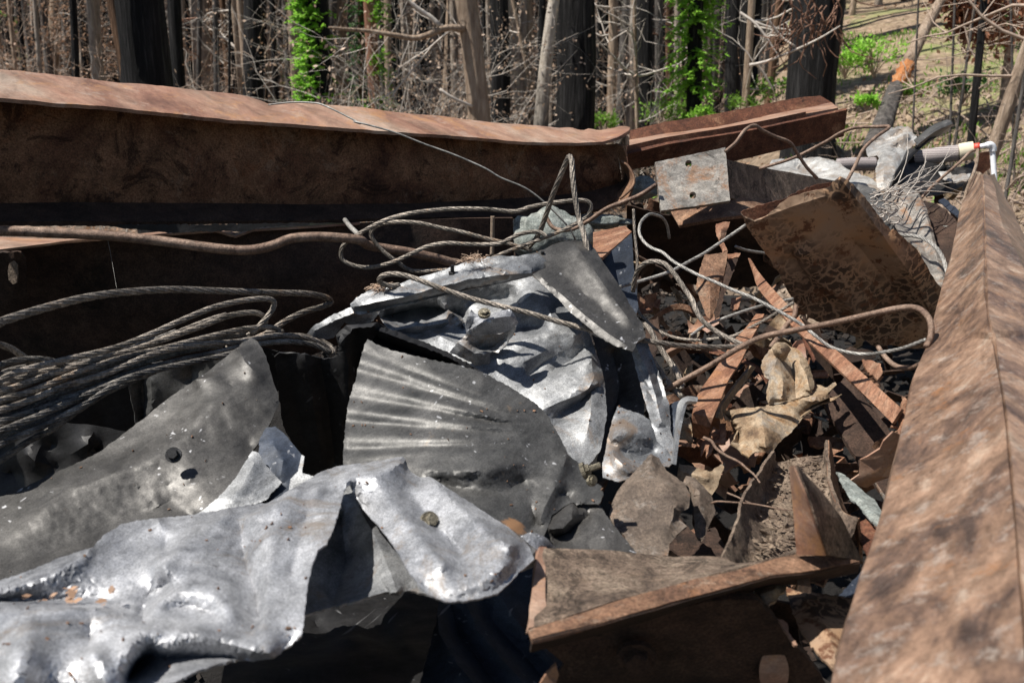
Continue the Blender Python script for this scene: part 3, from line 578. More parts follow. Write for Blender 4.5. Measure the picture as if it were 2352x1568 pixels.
# corrugated centre sheet
T=thing('corrugated_sheet',P(1050,1200,1.4),'dark grey corrugated sheet with parallel ribs in the middle of the picture','sheet metal')
out=Q('B1',[(235,915),(215,950),(190,1040),(150,1200),(105,1350),(88,1480)])+Q('C1',[(75,60),(72,200),(200,330),(480,420),(700,560),(1000,700),(1250,700),(1380,620),(1410,560),(1430,475),(1500,430),(1560,400),(1650,400),(1740,408),(1772,350),(1762,290),(1700,250),(1650,190),(1610,135),(1540,80)])+Q('B1',[(1490,1560),(1420,1430),(1380,1382),(1340,1340),(1200,1250),(1060,1170),(980,1130),(800,1078),(600,1038),(480,1005),(400,990),(290,950)])
def rib(c,pts,v): return Q(c,[(a,b,v) for a,b in pts])
fe=[Q('C1',[(560,170,1),(700,190,2),(900,190,2.2),(1050,165,2.4),(1200,140,2),(1280,120,1)]),
 Q('C1',[(640,240,0),(850,300,-1.2),(1100,330,-1.2),(1250,250,-1)]),Q('C1',[(900,230,0),(960,300,-1),(1050,420,-1)]),
 Q('C1',[(1530,90,3),(1500,180,2.5),(1450,300,2),(1390,420,1.5),(1360,520,1)]),Q('C1',[(1300,420,-1),(1340,520,-2),(1280,600,-1)]),
 Q('C1',[(1480,330,0),(1560,360,-1),(1640,390,1)])]
def ribs(x,y):
    X=(x-762.6)/.35156; Y=(y-459.4)/.35156; u=min(1.15,(X-150)/850); a_=(Y-848*u)/(1-.54*u)
    fd=max(0,min(1,(1350-X)/300))*max(0,min(1,(a_-950)/60))*max(0,min(1,(1720-a_)/80))
    c=math.cos(2*math.pi*(a_-1035)/172); w_=noise.noise(Vector((x*.006,y*.006,3))); return fd*.5*c*(.65+.9*abs(noise.noise(Vector((x*.004,a_*.004,1)))))+w_*1.2*(1-fd*.6)+.5*(1-2*abs(noise.noise(Vector((x*.011,y*.014,7)))))*(1-fd*.8)
def b2(x,y):
    return 1.66-.46*(y-780)/460-.05*math.sin(min(1,max(0,(x-800)/500))*math.pi)
M['scraped']=metalm('corrugated_grey_scraped',(.045,.045,.044),(.115,.112,.108),metal=.38,r1=.42,r2=.60,dirt=.66,dirtc=(.23,.165,.11),scratch=.7,bst=.2,scrape=[(tuple(P(*Q('C1',[(960,60)])[0],1.27)-T.location),.026,(.72,.72,.74)),(tuple(P(*Q('C1',[(1110,110)])[0],1.25)-T.location),.018,(.62,.62,.64)),(tuple(P(*Q('B1',[(250,1500)])[0],1.34)-T.location),.02,(.55,.55,.56)),(tuple(P(*Q('C1',[(1200,530)])[0],1.2)-T.location),.02,(.33,.18,.09))])
sheet('body',b2,out,fe,M['scraped'],T,res=5.5,solid=.0028,amp=.0025,fs=7,seed=8,extra=ribs,sharp=0,smooth=1)
hexbolt('hex_bolt',Q('C1',[(1650,180,1.25)])[0],(.8,-.1,.35),.009,.026,T,M['bolt'])
hexbolt('hex_bolt',Q('C1',[(1700,245,1.24)])[0],(.5,-.7,.3),.006,0,T,M['bolt'])
T=thing('corrugated_sheet',P(720,1050,1.7),'blackened folded corrugated sheet in shade left of the ribbed centre sheet','sheet metal')
out=[(630,818),(642,808),(700,812),(745,824),(775,818),(780,795),(773,770),(795,747),(830,745),(868,740),(888,752),(862,770),(845,800),(840,850),(815,900),(810,1080),(700,1090),(690,1045),(650,975),(640,900)]
fe=[[(700,815,2),(715,900,1.5),(740,1050,1)],[(735,820,-1),(755,930,-1.5),(770,1060,-1)],[(775,775,4),(800,830,3),(800,950,2),(795,1060,1)],[(660,815,-1),(680,920,-1),(720,1060,0)],[(820,760,0),(830,850,-3),(805,1000,-3)],[(780,790,3),(810,755,4),(860,748,4)]]
sheet('body',lin(740,1.72,1090,1.84),out,fe,M['black'],T,res=8,solid=.003,amp=.003,seed=9)
out=Q('B1',[(270,880),(300,820),(380,850),(460,880),(600,930),(760,1000),(920,1090),(1050,1165),(920,1140),(700,1085),(500,1030),(380,985),(260,930)])
sheet('folded_lip',lin(740,1.74,880,1.66),out,[Q('B1',[(300,850,3),(450,905,3),(700,1000,3),(900,1100,3)]),Q('B1',[(280,900,-4),(500,980,-5),(800,1080,-4)])],M['black'],T,res=6,solid=.003,amp=.002,seed=10)
# central silver crumple
T=thing('crumpled_sheet',P(1200,1000,1.7),'weathered silver crumpled panel in the centre with folded rim, creased belly','sheet metal')
b6=lambda x,y:1.98-.40*(y-600)/450-.0*(x)
out=Q('B1',[(290,725),(600,640),(1000,555),(1310,500),(1450,620),(1600,770),(1690,900),(1745,1050),(1780,1200),(1795,1400),(1770,1560)])+Q('C1',[(1750,60),(1650,180),(1500,120),(1400,40)])+Q('B1',[(1440,1567),(1300,1440),(1000,1240),(800,1130),(550,960),(380,870),(330,790)])
fe=[Q('B1',[(340,760,-9),(500,720,-11),(700,700,-10),(850,760,-8),(860,830,-6)]),
 Q('B1',[(680,660,-2),(780,740,0),(860,820,1),(880,850,0)]),
 Q('B1',[(1350,570,1),(1300,620,2.5),(1240,670,2.5),(1180,720,1.5)]),
 Q('B1',[(900,640,-4),(1050,650,-4),(1180,640,-4)]),
 Q('B1',[(1350,570,1),(1400,680,2),(1450,800,2.5),(1500,850,2.5),(1600,880,3)]),
 Q('B1',[(1060,1030,1.5),(1150,970,2.5),(1250,920,3),(1380,890,3),(1480,868,3),(1600,880,3)]),
 Q('B1',[(1000,870,-1),(1200,840,-2),(1350,830,-2)]),
 Q('B1',[(960,1090,1),(1100,1140,1),(1290,1155,.5)]),
 Q('B1',[(1600,880,3),(1560,960,1),(1470,1010,0),(1380,1060,-1),(1290,1150,-2)]),
 Q('B1',[(1500,900,2.2),(1400,980,2),(1250,1060,2)]),
 Q('B1',[(1690,1020,3),(1600,1085,2.2),(1480,1150,1.5),(1330,1170,1)]),
 Q('B1',[(1650,960,-1),(1560,1050,-2),(1450,1110,-2)]),
 Q('B1',[(1690,1020,3),(1700,1120,3),(1735,1195,3.5)]),
 Q('B1',[(1735,1195,3.5),(1600,1270,3),(1480,1320,2.5),(1370,1375,2)]),
 Q('B1',[(1720,1230,0),(1620,1320,-1.5),(1480,1400,-2)]),Q('B1',[(1700,1250,2),(1690,1400,1.5),(1660,1560,1)]),
 Q('B1',[(700,900,1),(850,960,1.5),(950,1010,1)])]
sheet('body',b6,out,fe,M['silver2'],T,res=8,solid=.0025,amp=.004,fs=12,seed=12,smooth=1)
out=Q('B1',[(122,680),(160,640),(230,600),(320,568),(450,550),(520,520),(700,470),(900,400),(1080,368),(1200,372),(1340,350),(1400,400),(1412,460),(1310,492),(1200,520),(1000,568),(800,602),(600,660),(400,700),(260,735),(180,750),(145,740)])
fe=[Q('B1',[(180,690,3),(350,655,4),(500,625,4.5),(700,565,5),(900,520,5),(1100,490,5),(1300,475,4)]),Q('B1',[(350,600,1),(600,550,1),(900,450,1),(1150,410,1)]),Q('B1',[(150,730,-1),(300,710,-1),(600,640,-1),(900,580,-1),(1200,510,0)])]
sheet('folded_rim',lambda x,y:1.88-.03*(y-600)/100,out,fe,M['silver2'],T,res=7,solid=.003,amp=.003,fs=9,seed=13)
out=Q('B1',[(1200,378),(1340,352),(1420,310),(1490,285,-1),(1600,273,-2),(1690,295,-3),(1760,400,-3),(1860,540,-3),(1950,690,-3),(2030,820,-2),(2048,900,-1),(1990,930),(1962,992),(1870,962),(1750,902),(1600,772),(1450,622),(1310,492),(1400,450),(1380,400)])
fe=[Q('B1',[(1420,440,0),(1500,500,-1),(1620,600,-1.5),(1740,700,-1.5),(1850,800,-1),(1920,880,0)]),Q('B1',[(1345,490,1),(1480,605,1.3),(1640,750,1.3),(1800,875,1.3),(1930,955,1)]),Q('B1',[(1600,320,.5),(1720,480,.5),(1850,660,.5),(1950,800,.5)])]
sheet('upper_flap',lambda x,y:1.93-.24*(y-560)/200,out,fe,M['grey'],T,res=7,solid=.003,amp=.004,fs=9,seed=14)
out=Q('B1',[(1962,985),(1990,930),(2045,905),(2100,1040),(2160,1180),(2198,1340),(2205,1500)])+Q('C1',[(2245,40),(2248,100),(2205,158),(2150,120),(2120,0)])+Q('B1',[(2090,1440),(2040,1300),(2000,1140),(1975,1050)])
sheet('hanging_strip',lin(800,1.72,1075,1.5),out,[Q('B1',[(1990,960,2),(2060,1120,2.5),(2110,1280,2.5),(2150,1450,2)]),Q('B1',[(2040,960,0),(2110,1120,-1),(2160,1300,-1)])],M['silver2'],T,res=7,solid=.003,amp=.003,fs=9,seed=15)
out=Q('B1',[(1862,1352),(1800,1567)])+Q('C1',[(1790,60),(1768,160),(1770,235),(1880,260),(1990,205),(2100,150),(2200,160),(2240,120),(2180,40),(2120,-10)])+Q('B1',[(2080,1440),(2036,1412),(1950,1380)])
sheet('lower_patch',lin(930,1.62,1110,1.46),out,[Q('C1',[(1830,10,0),(1840,90,2),(1900,150,2.2),(1980,190,1)]),Q('C1',[(1850,-30,2.5),(1900,-80,3),(1990,-90,3),(2060,-40,2.5)]),Q('C1',[(1900,60,-1),(2000,90,-1.5),(2100,60,-1)])],M['silver2'],T,res=6,solid=.003,amp=.003,fs=10,seed=16)
out=Q('B1',[(1700,880),(1962,985),(2000,1140),(2040,1300),(2036,1412),(1862,1352),(1800,1567)])+Q('C1',[(1760,200),(1730,120)])+Q('B1',[(1780,1400),(1770,1150)])
sheet('inner_panel',lin(780,1.9,1075,1.72),out,[Q('B1',[(1830,1000,-2),(1880,1200,-2),(1850,1400,-2)])],M['grey'],T,res=9,solid=.003,amp=.004,seed=17)
out=Q('B1',[(910,715),(930,740),(968,760),(1010,775),(1060,745),(1100,735),(1160,718),(1190,760),(1218,800),(1170,840),(1130,860),(1050,872),(940,878),(882,872),(868,812),(890,760)])
sheet('bolted_tab',lambda x,y:1.74,out,[Q('B1',[(900,850,1),(980,800,4),(1080,770,4.5),(1160,760,3)]),Q('B1',[(900,760,1),(930,810,0),(900,840,-2)])],M['silver'],T,res=5,solid=.003,amp=.002,fs=14,seed=18,jag=.6)
out=Q('B1',[(882,872),(1050,872),(1130,860),(1205,820),(1190,870),(1140,950),(1090,1000),(1030,1000),(1030,1060),(965,1090),(860,1030),(768,990),(830,930)])
sheet('cone_fold',lambda x,y:1.76,out,[Q('B1',[(880,900,1),(960,970,-3),(1050,960,-3),(1130,900,-1)]),Q('B1',[(830,935,2),(930,1000,3),(1030,1000,2)])],M['silver2'],T,res=6,solid=.003,amp=.002,seed=19)
hexbolt('hex_bolt',Q('B1',[(995,738,1.70)])[0],(.0,-.55,.8),.0085,0,T,M['bolt'])
out=Q('B1',[(380,852),(440,835),(500,822),(550,802),(600,812),(700,790),(745,780),(762,800),(720,830),(640,840),(560,868),(450,872)])
sheet('rolled_strip',lambda x,y:1.86,out,[Q('B1',[(420,850,1),(540,825,2.5),(640,820,1),(740,800,2)])],M['silver2'],T,res=5,solid=.003,amp=.002,seed=20,jag=.6)
for c in (Q('B1',[(785,490,1.86)]),Q('B1',[(1372,400,1.9)])): hexbolt('bolt_stub',c[0],(.05,-.2,.95),.008,.022,T,M['black'],washer=False)
S('torn_sheet','pale grey sheet tongue poking out left of the central panel rim','sheet metal',lambda x,y:1.98,Q('B0',[(1995,890),(2040,830),(2150,760),(2290,700),(2400,700),(2500,700),(2440,790),(2330,830),(2250,800),(2180,900),(2120,910)]),[Q('B0',[(2060,850,1),(2200,780,2),(2330,730,2)])],M['silver2'],seed=21,solid=.002,res=6)
S('torn_sheet','dull sheet strip glimpsed in shade below the cable bundle, left of the sooty peak','sheet metal',lambda x,y:1.85,Q('D4',[(1100,470),(1180,440),(1650,300),(1900,230),(1990,190),(1980,300),(1700,500),(1400,760),(1180,900),(1150,700)]),[Q('D4',[(1230,430,-2),(1250,600,-3),(1230,800,-3)]),Q('D4',[(1310,440,1),(1320,600,1),(1300,740,1)]),Q('D4',[(1660,300,-2),(1660,460,-2)])],M['grey2'],seed=22,solid=.002,res=7)
S('torn_sheet','dark crushed sheet filling the shaded gap with black below the cables at far left','sheet metal',lin(950,1.75,1140,1.72),Q('D4',[(-3000,1100),(-250,900),(100,800),(400,820),(750,830),(1000,880),(1130,900),(900,1120),(500,1300),(100,1480),(-250,1600),(-3000,2300)]),[Q('D4',[(-1500,1300,3),(-900,1600,-3)]),Q('D4',[(0,1000,-4),(250,1100,2),(450,1000,-2),(600,1100,0),(760,1000,3),(850,1050,-3)]),Q('D4',[(100,1250,-3),(300,1150,2),(500,1200,-2)])],M['black'],seed=23,solid=.002,res=11,amp=.004)  # black sheet that darkens the shaded gap under the ropes
S('crumpled_sheet','black sheet added as the deep shadow under the silver foreground flap','sheet metal',lin(1390,1.3,1568,1.0),Q('C0',[(1500,1300),(1900,1150),(2352,1000)])+Q('C1',[(150,950),(420,900),(700,980),(680,1200),(620,1400),(560,1620)])+[(700,1620),(500,1620)],[Q('C1',[(-100,1200,-3),(100,1300,2),(350,1250,-2),(500,1350,2)])],M['black'],seed=24,solid=.003,res=9,amp=.008)  # black sheet put in where only deep shade lies under the flap
out=Q('C1',[(620,1030),(800,1010),(1000,960),(1150,880),(1340,780),(1345,900),(1310,1100),(1300,1270),(1540,1310),(1560,1450),(1560,1620),(1200,1650),(800,1650),(480,1650),(540,1480),(600,1300)])
fe=[Q('C1',[(680,1060,1),(700,1250,2),(820,1450,2),(950,1600,2)]),Q('C1',[(780,1060,-1),(830,1250,-1.5),(980,1450,-1.5),(1100,1600,-1.5)]),Q('C1',[(870,1040,1),(950,1220,2),(1120,1420,2),(1280,1600,2)]),Q('C1',[(980,1000,-1),(1060,1180,-1.5),(1250,1380,-1.5),(1400,1560,-1)]),Q('C1',[(1080,960,1),(1180,1130,2),(1350,1320,2),(1500,1500,2)]),Q('C1',[(630,1080,0),(590,1320,0),(500,1600,0)])]
o=S('corrugated_sheet','dark blue-grey corrugated sheet with vertical ribs left of the rusty bracket','sheet metal',lin(1370,1.35,1568,1.15),out,fe,M['blued'],seed=25,solid=.003,res=9)
S('corrugated_sheet','small dark crumpled scrap between ribbed centre sheet and rusty bracket','sheet metal',lin(1150,1.3,1270,1.16),Q('C1',[(1420,480),(1500,430),(1560,400),(1600,440),(1680,420),(1745,410),(1770,450),(1850,560),(1990,720),(1850,760),(1500,730),(1455,690),(1420,600)]),[Q('C1',[(1430,560,3),(1500,560,3),(1560,500,2),(1570,420,1)]),Q('C1',[(1450,620,-3),(1550,580,-3),(1680,480,-2)]),Q('C1',[(1700,480,0),(1780,620,1),(1850,740,0)]),Q('C1',[(1620,560,0),(1700,720,-1)])],M['grey'],seed=26,solid=.003,res=6)
S('torn_sheet','small bright lobe of torn metal touching the left end of the rusty bracket','sheet metal',lambda x,y:1.12,Q('C1',[(1240,610),(1300,590),(1340,592),(1400,620),(1465,690),(1400,740),(1330,800),(1230,835),(1190,800),(1220,720)]),[Q('C1',[(1270,640,2),(1340,700,2.5),(1300,780,2)])],M['silver'],seed=27,solid=.003,res=5)

S('crumpled_sheet','black sheet added as the deep shade between the cable bundle and the sooty peak','sheet metal',lin(800,1.9,1100,2.05),Q('B0',[(-200,1500),(200,1300),(500,1150),(900,1080),(1400,1000),(1700,960),(1900,1000),(1800,1300),(1500,1400),(1100,1600),(500,1800),(-200,1850)]),[Q('B0',[(600,1200,1),(700,1500,-2)]),Q('B0',[(1000,1150,-2),(1050,1500,1)])],M['black'],seed=28,solid=.002,res=10,amp=.004)  # extra black sheet standing in for shade behind the ropes

# crumbs of rust and ash lying on the sheets
mb=MB(); rnd=random.Random(61)
for o in [q for q in bpy.data.objects if q.type=='MESH' and q.name.split('.')[0] in ('body','folded_rim','lower_patch','hanging_strip')]:
    off=o.matrix_basis.translation+(o.parent.location if o.parent else Vector()); me=o.data; nv=len(me.vertices)
    if nv<200: continue
    cl=[rnd.randrange(nv) for _ in range(5)]
    for i in range(max(16,nv//140)):
        v=me.vertices[rnd.randrange(nv)] if i%3 else me.vertices[min(nv-1,max(0,rnd.choice(cl)+rnd.randint(-12,12)))]
        p=v.co+off+Vector((0,-.002,.004)); s_=rnd.uniform(.0006,.0026); ax=Vector((rnd.gauss(0,1),rnd.gauss(0,1),rnd.gauss(0,.6))).normalized()*s_; ay=ax.orthogonal().normalized()*s_*rnd.uniform(.3,.8); mb.box(p,ax,ay,ax.cross(ay).normalized()*s_*.3)
tag(link('rust_crumbs',mb.v,mb.f,M['rust_brown'],smooth=False),'brown rust crumbs and ash specks lying on the crumpled sheets','crumbs',kind='stuff')
# ================================================================ rusty scrap, right side
RB='scrap steel'
def RS(label,base,outline,feats,m,name='rusty_scrap',**kw):
    kw.setdefault('res',7); kw.setdefault('solid',.004); kw.setdefault('amp',.003)
    return S(name,label,RB,base,outline,feats,m,**kw)
# blistered overhanging panel
T=thing('bent_rusty_sheet',P(2000,800,2.3),'big bent rusty panel with blistered paint hanging in shade beside the ridge beam','sheet metal')
out=Q('A2',[(500,1385),(520,1410),(590,1440),(640,1422),(700,1385),(790,1312),(830,1285),(960,1248),(1060,1232),(1090,1215),(1115,1188),(1150,1172),(1200,1200),(1300,1290),(1400,1420),(1480,1510)])+Q('B2',[(1500,190),(1640,320),(1690,400),(1760,520),(1825,585),(1800,700),(1750,850),(1700,960),(1600,965),(1500,940),(1380,950),(1300,900),(1100,835),(950,760),(880,690),(840,640),(790,560),(740,450),(660,340),(600,250),(540,170)])
fe=[Q('A2',[(1150,1180,3),(1270,1330,4),(1400,1500,4)])+Q('B2',[(1500,330,4),(1640,520,3.5),(1720,700,3)]),
 Q('A2',[(700,1400,1),(850,1340,2),(1050,1280,2)]),Q('B2',[(760,330,1),(900,360,3),(1050,280,2.5),(1200,240,2),(1400,230,2)]),Q('B2',[(860,370,-1),(1000,560,0),(1200,750,0),(1350,900,0)]),
 Q('B2',[(900,420,1.5),(1100,600,2),(1300,760,2)]),Q('B2',[(740,430,1),(840,340,-3),(880,380,-2)]),Q('B2',[(1240,260,-1),(1400,450,-1),(1600,700,-1)])]
def bflap(x,y): return 2.12+.22*(y-460)/340-.00008*(x-1900)
sheet('panel',bflap,out,fe,M['blister'],T,res=9,solid=.006,amp=.005,fs=6,seed=31)
sheet('inner_side',lambda x,y:2.22,Q('A2',[(500,1385),(520,1372),(660,1330),(790,1298),(870,1250),(1000,1203),(1118,1188),(1100,1230),(960,1260),(830,1300),(700,1400),(640,1430),(590,1445),(520,1415)]),[],M['rust_red'],T,res=6,solid=.004,amp=.002,seed=32)
RS('long pale curved steel strip leaning between the blistered panel and the ridge beam',lin(430,3.0,640,2.4),Q('D1',[(1130,875),(1240,800),(1330,792),(1440,850),(1490,950),(1560,1180),(1640,1450),(1680,1620),(1640,1700),(1560,1620),(1480,1440),(1450,1340),(1280,1200),(1200,1080),(1150,960)]),[Q('D1',[(1190,880,-2),(1300,1080,-3),(1480,1280,-3),(1560,1500,-2)]),Q('D1',[(1440,860,3),(1520,1100,3),(1600,1400,3),(1650,1560,2)])],M['plate'],seed=33,name='curved_strip')
# plates left of the heap
RS('flat tan steel plate lying in the sun behind the central silver panel',lin(520,2.45,600,2.15),Q('D3',[(-60,370),(215,315),(272,362),(180,450),(10,600),(-60,560)]),[],M['rust_flat'],seed=34,name='steel_plate',solid=.008,jag=.4,amp=.002)
RS('dark upright steel plate in shade below the flat tan plate',lin(540,2.25,780,2.1),Q('D3',[(10,602),(140,480),(272,364),(285,600),(330,1000),(300,1100),(150,830),(60,700)]),[],M['blued'],seed=35,name='steel_plate',solid=.006,jag=.4,amp=.003)
# trough
T=thing('steel_channel',P(1760,1290,1.2),'half-round channel filled with burnt bark debris behind the upright point of the rusty bracket','steel channel')
Lr=Q('C2',[(708,50,1.58),(640,140,1.5),(550,270,1.40),(490,400,1.33),(450,560,1.25),(400,680,1.2),(350,800,1.14)])
V1=Q('C2',[(745,130,1.62),(700,220,1.56),(650,340,1.48),(620,500,1.38),(600,650,1.29),(560,900,1.2)])
V2=Q('C2',[(900,105,1.64),(880,250,1.56),(850,400,1.47),(830,600,1.36),(800,900,1.22)])
V3=Q('C2',[(1040,88,1.62),(1060,220,1.54),(1090,400,1.44),(1090,600,1.34),(1080,850,1.22)])
Rr=Q('C2',[(1058,-20,1.56),(1068,100,1.52),(1085,250,1.46),(1130,390,1.38),(1180,460,1.33),(1268,490,1.28)])
Ro=Q('C2',[(1075,0,1.57),(1100,150,1.54),(1150,320,1.5),(1220,500,1.42),(1290,640,1.36),(1295,790,1.3)])
loft('channel_wall',[Lr,V1,V2,V3,Rr],M['grimy'],T,n=60,k=10,curved=True,solid=.005,amp=.006,fs=22,seed=3)
loft('outer_wall',[[(x+1,y+1,d) for x,y,d in Rr],Ro],M['rust_brown'],T,n=30,k=6,solid=.004,amp=.004)
mb=MB(); rnd=random.Random(4); bx=[]
for i in range(420):
    u=rnd.random(); v=rnd.random()
    a=cat(V1,20)[int(u*19)]; c=cat(V3,20)[int(u*19)]; q=a*(1-v)+c*v
    p=P(q[0],q[1],q[2]-.012-rnd.random()*.008); d=Vector((rnd.gauss(0,1),rnd.gauss(0,1),rnd.gauss(0,.4)))
    mb.leaf(p,d,rnd.uniform(.008,.028),rnd.uniform(.001,.004))
tag(mb.build('bark_debris',M['tan'],smooth=False),'loose bark chips and ash lying in the half-round channel','debris',kind='stuff')
# foreground bracket
T=thing('steel_bracket',P(1600,1420,.95),'chunky rusty angle bracket in the foreground with a raised pointed end at right','bracket')
wt=Q('C1',[(1345,692,1.10),(1800,705,1.13),(2352,738,1.16)])+Q('C2',[(370,748,1.17),(480,800,1.14),(700,770,1.12),(870,700,1.12)])
wb=Q('C1',[(1290,1230,.90),(1600,1130,.93),(1900,1030,.96),(2352,905,1.0)])+Q('C2',[(420,850,1.02),(700,770,1.05),(880,722,1.07)])
loft('web_plate',[wt,[((a[0]+b[0])/2,(a[1]+b[1])/2,(a[2]+b[2])/2+.006) for a,b in zip(poly(wt,12),poly(wb,12))],wb],M['grimy'],T,n=60,k=10,curved=True,solid=.006,amp=.004,fs=16,seed=5,straight=True)
fb=Q('C1',[(1308,1296,.86),(1600,1225,.89),(1900,1140,.92),(2352,1010,.97)])+Q('C2',[(420,950,.98),(700,870,1.01),(900,850,1.03),(1280,778,1.08)])
fa=Q('C1',[(1280,1228,.90),(1600,1130,.93),(1900,1030,.96),(2352,900,1.0)])+Q('C2',[(420,850,1.02),(700,770,1.05),(1000,700,1.08),(1080,735,1.09)])
fu=[(x-6,y+22,d+.10) for x,y,d in fb]
loft('flange_edge',[fa,fb],M['rust_brown'],T,n=60,k=5,solid=.004,amp=.002,straight=True,tear=.15)
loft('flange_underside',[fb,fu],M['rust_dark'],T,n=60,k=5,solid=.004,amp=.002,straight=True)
loft('end_face',[Q('C1',[(1345,690,1.10),(1318,850,1.04),(1292,1080,.96),(1275,1230,.90)]),Q('C1',[(1392,694,1.11),(1388,850,1.05),(1395,1050,.97),(1400,1195,.93)])],M['rust_top'],T,n=24,k=4,solid=.008,amp=.002,straight=True)
a_=Q('C2',[(830,152,1.06),(840,300,1.06),(858,500,1.06),(872,722,1.06)]); m_=Q('C2',[(856,148,1.03),(930,330,1.02),(990,520,1.02),(1062,728,1.03)]); c_=Q('C2',[(866,152,1.06),(1020,325,1.1),(1140,480,1.12),(1200,600,1.13),(1290,775,1.14)])
loft('pointed_end',[a_,m_],M['rust_top'],T,n=26,k=6,solid=.005,amp=.002,straight=True)
loft('pointed_end_side',[m_,c_],M['grimy'],T,n=26,k=6,solid=.005,amp=.003,straight=True)
# dark web beneath the bracket
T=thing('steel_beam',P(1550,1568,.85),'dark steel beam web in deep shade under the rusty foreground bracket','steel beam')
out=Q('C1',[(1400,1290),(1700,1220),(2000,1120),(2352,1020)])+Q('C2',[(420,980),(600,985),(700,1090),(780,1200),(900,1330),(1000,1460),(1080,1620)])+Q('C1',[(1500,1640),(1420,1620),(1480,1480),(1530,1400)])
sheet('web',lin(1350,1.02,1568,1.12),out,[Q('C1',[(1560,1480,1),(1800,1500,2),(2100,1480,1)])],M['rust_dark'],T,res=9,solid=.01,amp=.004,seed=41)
sheet('rib',lambda x,y:.95,Q('C1',[(1330,1600),(1400,1490),(1460,1430),(1480,1500),(1440,1600)]),[],M['rust_top'],T,res=5,solid=.006,amp=.001,jag=.5)
hexbolt('bolt',Q('C1',[(1990,1390,1.035)])[0],(-.1,-1,-.3),.018,0,T,M['rust_dark'])
sheet('oval_sun_patch',lambda x,y:1.08,[(1745+ (34/1)*math.cos(t*math.pi/10)*.98+31,1540+58*math.sin(t*math.pi/10)) for t in range(20)],[[(1776,1540,.6),(1776,1541,.6)]],M['rust_top'],T,res=7,solid=.004,amp=.001,jag=.3)  # sunlight through a bolt hole, drawn as an oval of paler rust
# scraps round the bracket
RS('pointed brown steel fragment standing between the silver panel and the bracket',lin(1050,1.42,1275,1.2),Q('C1',[(2085,85),(2130,110),(2180,190),(2300,270),(2335,340),(2330,420),(2275,450),(2260,500),(2318,545),(2250,600),(2205,660),(2195,740),(1990,740),(1900,600),(1850,560),(1810,480),(1840,380),(1870,330),(1900,290),(1990,190)]),[Q('C1',[(2090,110,2),(2060,260,2),(2050,420,1),(2060,700,0)]),Q('C1',[(2060,260,2),(2180,290,3),(2320,350,1)]),Q('C1',[(1860,350,0),(1960,300,1.5),(2060,260,2)]),Q('C1',[(2250,420,3),(2200,560,1),(2150,720,0)])],M['olive'],seed=42,amp=.004)
RS('narrow curled brown steel tongue just right of the pointed fragment',lin(1090,1.45,1250,1.3),Q('C2',[(150,225),(135,265),(175,290),(190,350),(205,420),(205,560),(215,610),(240,650),(300,520),(330,450),(310,370),(250,290),(200,240)]),[Q('C2',[(160,240,2),(230,330,3),(240,450,2),(230,620,1)])],M['olive'],seed=43)
RS('dark brown steel scrap under the curled tongue',lin(1100,1.6,1300,1.4),Q('C2',[(0,560),(60,450),(200,600),(330,560),(400,700),(360,760),(150,760),(-40,740)]),[],M['rust_dark'],seed=44)
RS('pale ash-grey splinter of wood-like scrap by the ridge beam',lin(1090,1.5,1210,1.3),Q('C2',[(1122,198),(1165,212),(1290,320),(1320,350),(1372,382),(1432,482),(1420,560),(1350,520),(1290,440),(1262,398),(1220,380),(1180,290)]),[Q('C2',[(1160,240,1.5),(1270,360,1.5),(1400,500,1.5)])],M['rock'],name='ash_splinter',seed=45,res=5)
RS('small reddish steel piece wedged against the ridge beam',lin(1190,1.35,1300,1.22),Q('C2',[(1265,525),(1320,500),(1410,590),(1400,640),(1350,790),(1320,720),(1280,640)]),[],M['rust_red'],seed=46,res=5)
RS('mottled dark panel in shade at the bottom right beside the ridge beam',lin(1350,1.15,1560,.95),Q('C2',[(790,945),(850,970),(950,985),(1260,1035),(1270,1090),(1200,1250),(1160,1400),(1110,1490),(1000,1380),(900,1250),(840,1100)]),[Q('C2',[(900,1020,1),(1050,1200,2),(1120,1400,1)])],M['blister'],seed=47)
RS('tan curled flake of steel under the right side of the bracket',lin(1350,1.1,1420,1.02),Q('C2',[(555,1015),(620,960),(700,938),(800,950),(790,985),(740,1000),(730,1040),(690,1060),(682,1105),(640,1080),(620,1030)]),[Q('C2',[(640,1000,1.5),(720,970,1.5)])],M['yellow_rust'],seed=48,res=5)
RS('blue-grey steel corner between the bracket and the ridge beam',lin(1300,1.25,1390,1.15),Q('C2',[(1140,1010),(1240,900),(1345,800),(1330,900),(1270,1030)]),[],M['blued'],seed=49,res=5)
RS('short brown bar end under the pointed end of the bracket',lin(1320,1.1,1370,1.05),Q('C2',[(868,885),(940,880),(958,980),(868,965)]),[],M['rust_top'],seed=50,res=5,solid=.01)
RS('thin rusty sliver in the dark gap at the bottom right',lin(1420,1.05,1500,1.0),Q('C2',[(735,1158),(770,1165),(802,1190),(808,1240),(870,1330),(850,1330),(790,1240)]),[],M['rust_top'],seed=51,res=5)
